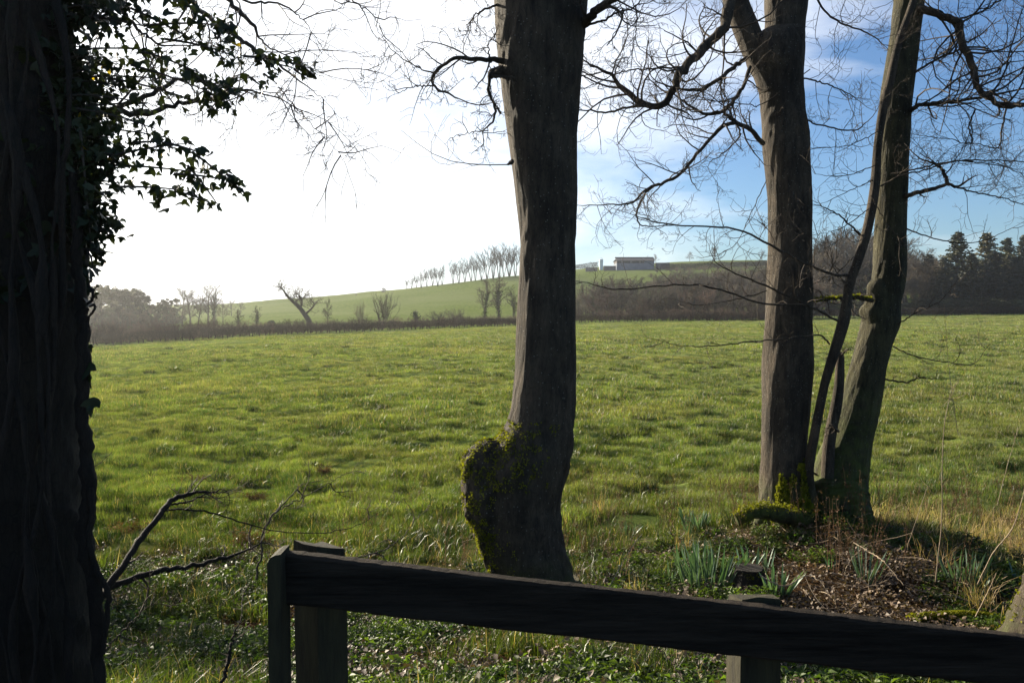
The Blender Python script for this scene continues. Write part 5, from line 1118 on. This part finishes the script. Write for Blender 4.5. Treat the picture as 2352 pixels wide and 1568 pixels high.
def edge_tree():
    d = 5.4; b = D(2460, 1470, d); b[2] = hz(b[0], d) - .05; r = empty('tree', b, 'sunlit flaring tree foot just entering the view at the lower right edge', 'tree')
    V, Fq = outline([(1640, 2275, 2640), (1520, 2300, 2630), (1460, 2325, 2620), (1400, 2352, 2610), (1340, 2372, 2605), (1280, 2392, 2600), (1100, 2450, 2640), (700, 2490, 2680), (0, 2460, 2630), (-500, 2480, 2630)], d, .95, 90, 40, 71, .05); mb = MB(); mb.add(V - b, Fq); mb.obj('trunk', M['bark'], r)
    q = rs(4); S, Nn = sample_surface(V, Fq, 900, q, lambda c, n: ((c[:, 2] < D(0, 1330, d)[2]) & (vn(c[:, 0] * 15, c[:, 2] * 15, 2) > .5)).astype(float) + 1e-6); mb = MB(); cloud(mb, S - b + Nn * .012, .02, q); mb.obj('moss', M['moss'], r)
edge_tree()
# ---- fallen branch at left
def fallen():
    g = rs(500)
    def br(label, limbs, name='fallen_branch', mat='vine', **kw):
        d0 = limbs[0][0][2]; b = D(limbs[0][0][0], limbs[0][0][1], d0); root = empty(name, b, label, 'branch'); out = []; mb = MB()
        for L_ in limbs: L_ = [(a_, b_, c_, r_ * .6) for a_, b_, c_, r_ in L_]; limb(mb, L_, g, out, kids=kw.get('kids', 4), L=.18, lvl=1, n=36, rough=.22, up=.05)
        mb.V = [v - b for v in mb.V]; mb.obj('limb', M[mat], root); out = [(p - b, r) for p, r in out]; mt = MB(); add_twigs(mt, out); mt.obj('twigs', M['twig'], root)
    br('dark crooked fallen bough rising from beside the ivy-clad trunk and bending right', [[(205, 1395, 3.7, 26), (262, 1335, 3.8, 26), (315, 1250, 4.0, 24), (360, 1190, 4.15, 22), (392, 1150, 4.3, 21), (430, 1136, 4.4, 17), (470, 1130, 4.45, 11), (505, 1128, 4.5, 5)], [(395, 1158, 4.3, 9), (430, 1152, 4.4, 8), (470, 1136, 4.4, 6), (520, 1128, 4.5, 3)], [(372, 1172, 4.2, 7), (430, 1170, 4.25, 7), (500, 1182, 4.3, 6), (580, 1208, 4.4, 5), (680, 1224, 4.5, 4), (760, 1220, 4.6, 4), (820, 1205, 4.7, 3), (880, 1170, 4.8, 2)]])
    br('straight dark fallen bough lying low towards the first fence post', [[(190, 1372, 3.9, 26), (280, 1338, 4.0, 24), (350, 1315, 4.1, 22), (420, 1300, 4.2, 20), (500, 1285, 4.3, 17), (570, 1262, 4.4, 9), (605, 1240, 4.45, 5)]])
    br('thin reddish branch curving up towards the pasture behind the first post', [[(590, 1330, 4.5, 9), (600, 1270, 4.5, 9), (605, 1215, 4.55, 8), (640, 1170, 4.6, 7), (680, 1125, 4.7, 5), (700, 1110, 4.75, 3)], [(640, 1170, 4.6, 6), (690, 1145, 4.7, 5), (740, 1118, 4.8, 4), (785, 1092, 4.9, 2)]], mat='twig')
    br('thin pale branch slanting up just behind the left end of the rail', [[(800, 1285, 4.6, 6), (880, 1262, 4.7, 5), (930, 1225, 4.8, 4), (955, 1190, 4.9, 2)]], mat='twig')
    br('grey forked stick lying in shade at the lower left', [[(240, 1500, 3.6, 7), (262, 1470, 3.65, 6), (300, 1430, 3.7, 5), (325, 1405, 3.75, 3)]], kids=2, mat='twig')
    br('dark upright stick in front of the shaded weeds at the bottom left', [[(505, 1575, 3.3, 12), (525, 1520, 3.35, 11), (530, 1480, 3.4, 9), (545, 1440, 3.45, 5)]], kids=2)
    br('grey stick lying in shade under the rail right of the middle tree', [[(1478, 1462, 4.3, 5), (1530, 1505, 4.2, 5), (1570, 1560, 4.05, 4)]], kids=1, mat='twig')
    br('long pale bent stick lying over the mound right of the cut stump', [[(1745, 1320, 6.9, 8), (1800, 1345, 6.8, 8), (1850, 1322, 6.9, 7), (1880, 1330, 6.8, 6), (1900, 1360, 6.7, 4)]], kids=3, mat='twig_pale')
    br('long pale straight stick slanting down the mound below the leaning tree', [[(1960, 1245, 7.5, 8), (2000, 1268, 7.3, 8), (2030, 1290, 7.1, 7), (2075, 1340, 6.9, 5)]], kids=3, mat='twig_pale')
    br('pale forked stick low on the mound beside the sparse daffodils', [[(1905, 1315, 7.0, 7), (1950, 1322, 6.9, 6), (2000, 1345, 6.8, 4)], [(1940, 1318, 6.9, 5), (1950, 1290, 6.9, 4), (1975, 1262, 6.9, 3)]], kids=2, mat='twig_pale')
    # tall single dead stalks at right
    def stalk(label, P, twigs=0, r=5.):
        b = D(P[0][0], P[0][1], P[0][2]); mb = MB(); out = []; limb(mb, [(x, y, d, r * (1 - .7 * i / len(P))) for i, (x, y, d) in enumerate(P)], g, None, n=30, sides=6, wob=.003)
        if twigs:
            e = D(*P[-1])
            for _ in range(twigs): grow(out, e, g.randn(3) + np.array([0, 0, .6]), .16, .002, 0, g, .2, .05)
            add_twigs(mb, out)
        mb.V = [v - b for v in mb.V]; o = mb.obj('dead_stalk', M['twig_pale']); o.location = b; tag(o, label, 'dead stalk', 'tall dead stalks at right')
    stalk('tallest pale dead stalk with a spiky head, right of the leaning tree', [(2148, 1335, 6.6), (2162, 1200, 6.55), (2163, 1080, 6.5), (2168, 980, 6.5), (2180, 915, 6.5)], 9)
    stalk('long dead stalk arching up to the right edge above the tall daffodils', [(2245, 1340, 6.2), (2280, 1270, 6.1), (2320, 1220, 6.0), (2340, 1170, 6.0), (2372, 1050, 6.0)], 3)
    stalk('short slanting dead stalk in front of the mossy log', [(2240, 1415, 5.9), (2270, 1355, 5.85), (2288, 1315, 5.8)])
    stalk('thin slanting dead stalk left of the tallest one', [(2083, 1255, 7.2), (2105, 1190, 7.1), (2130, 1115, 7.1)], 2, 3.5)
    stalk('dead stalk behind the tall daffodil clump leaning right', [(2290, 1160, 7.6), (2310, 1080, 7.5), (2330, 1010, 7.5)], 4, 3.5)
    stalk('thin dark reddish stalk rising right of the leaning tree to hedge height', [(2200, 1000, 8.4), (2185, 900, 8.3), (2175, 800, 8.3), (2170, 730, 8.2)], 3, 3.)
    stalk('long thin stalk slanting left of the daffodils towards the rail', [(1400, 1345, 6.0), (1445, 1265, 6.1), (1475, 1225, 6.2)], 0, 3.)
fallen()

def add_shade_bush(seed, bx, by, wd, ht, label, n):  # unseen bush added to cast shade on the lower left verge
    q = rs(seed); b = np.array([bx, by, hz(bx, by) - .03]); r = empty('shade_bush', b, label, 'bush'); out = []
    for k in range(9): grow(out, np.zeros(3), np.array([q.randn() * .3, q.randn() * .3, 1]), 1.3, .03, 2, q, .2, .06, 5, .7)
    mb = MB(); add_twigs(mb, out); mb.obj('stems', M['bark_ivy'], r); 
    v = q.randn(n, 3); v /= np.linalg.norm(v, axis=1)[:, None]; C = v * (q.rand(n, 1) ** .4) * [wd, wd, ht * .48] + [0, 0, ht * .52]; mb = MB(); leaves(mb, C, .06, q, 0, .8); mb.obj('foliage', M['ivy'], r)
add_shade_bush(66, -5.35, 7.8, 1.0, 2.8, 'low broad evergreen bush added for shade, unseen behind the ivy-clad trunk at the left edge', 8200)
add_shade_bush(67, -6.0, 9.4, .75, 3.7, 'tall narrow evergreen bush added for shade, unseen behind the ivy-clad trunk at the left edge', 6000)

# ================================================================== haze
def haze():
    mb = MB(); mb.box((0, 370, 25), (1500, 780, 80)); o = mb.obj('haze', None or M['haze'], None, False); tag(o, 'thin pale winter haze over the fields', 'haze', None, 'stuff'); o.display_type = 'WIRE'
m, t, N, L = new_mat('haze'); pv = N.new('ShaderNodeVolumePrincipled'); pv.inputs['Color'].default_value = (.95, .97, 1, 1); pv.inputs['Density'].default_value = .00022; pv.inputs['Anisotropy'].default_value = .75
oo = N.new('ShaderNodeOutputMaterial'); L.new(pv.outputs[0], oo.inputs['Volume']); M['haze'] = m
haze()
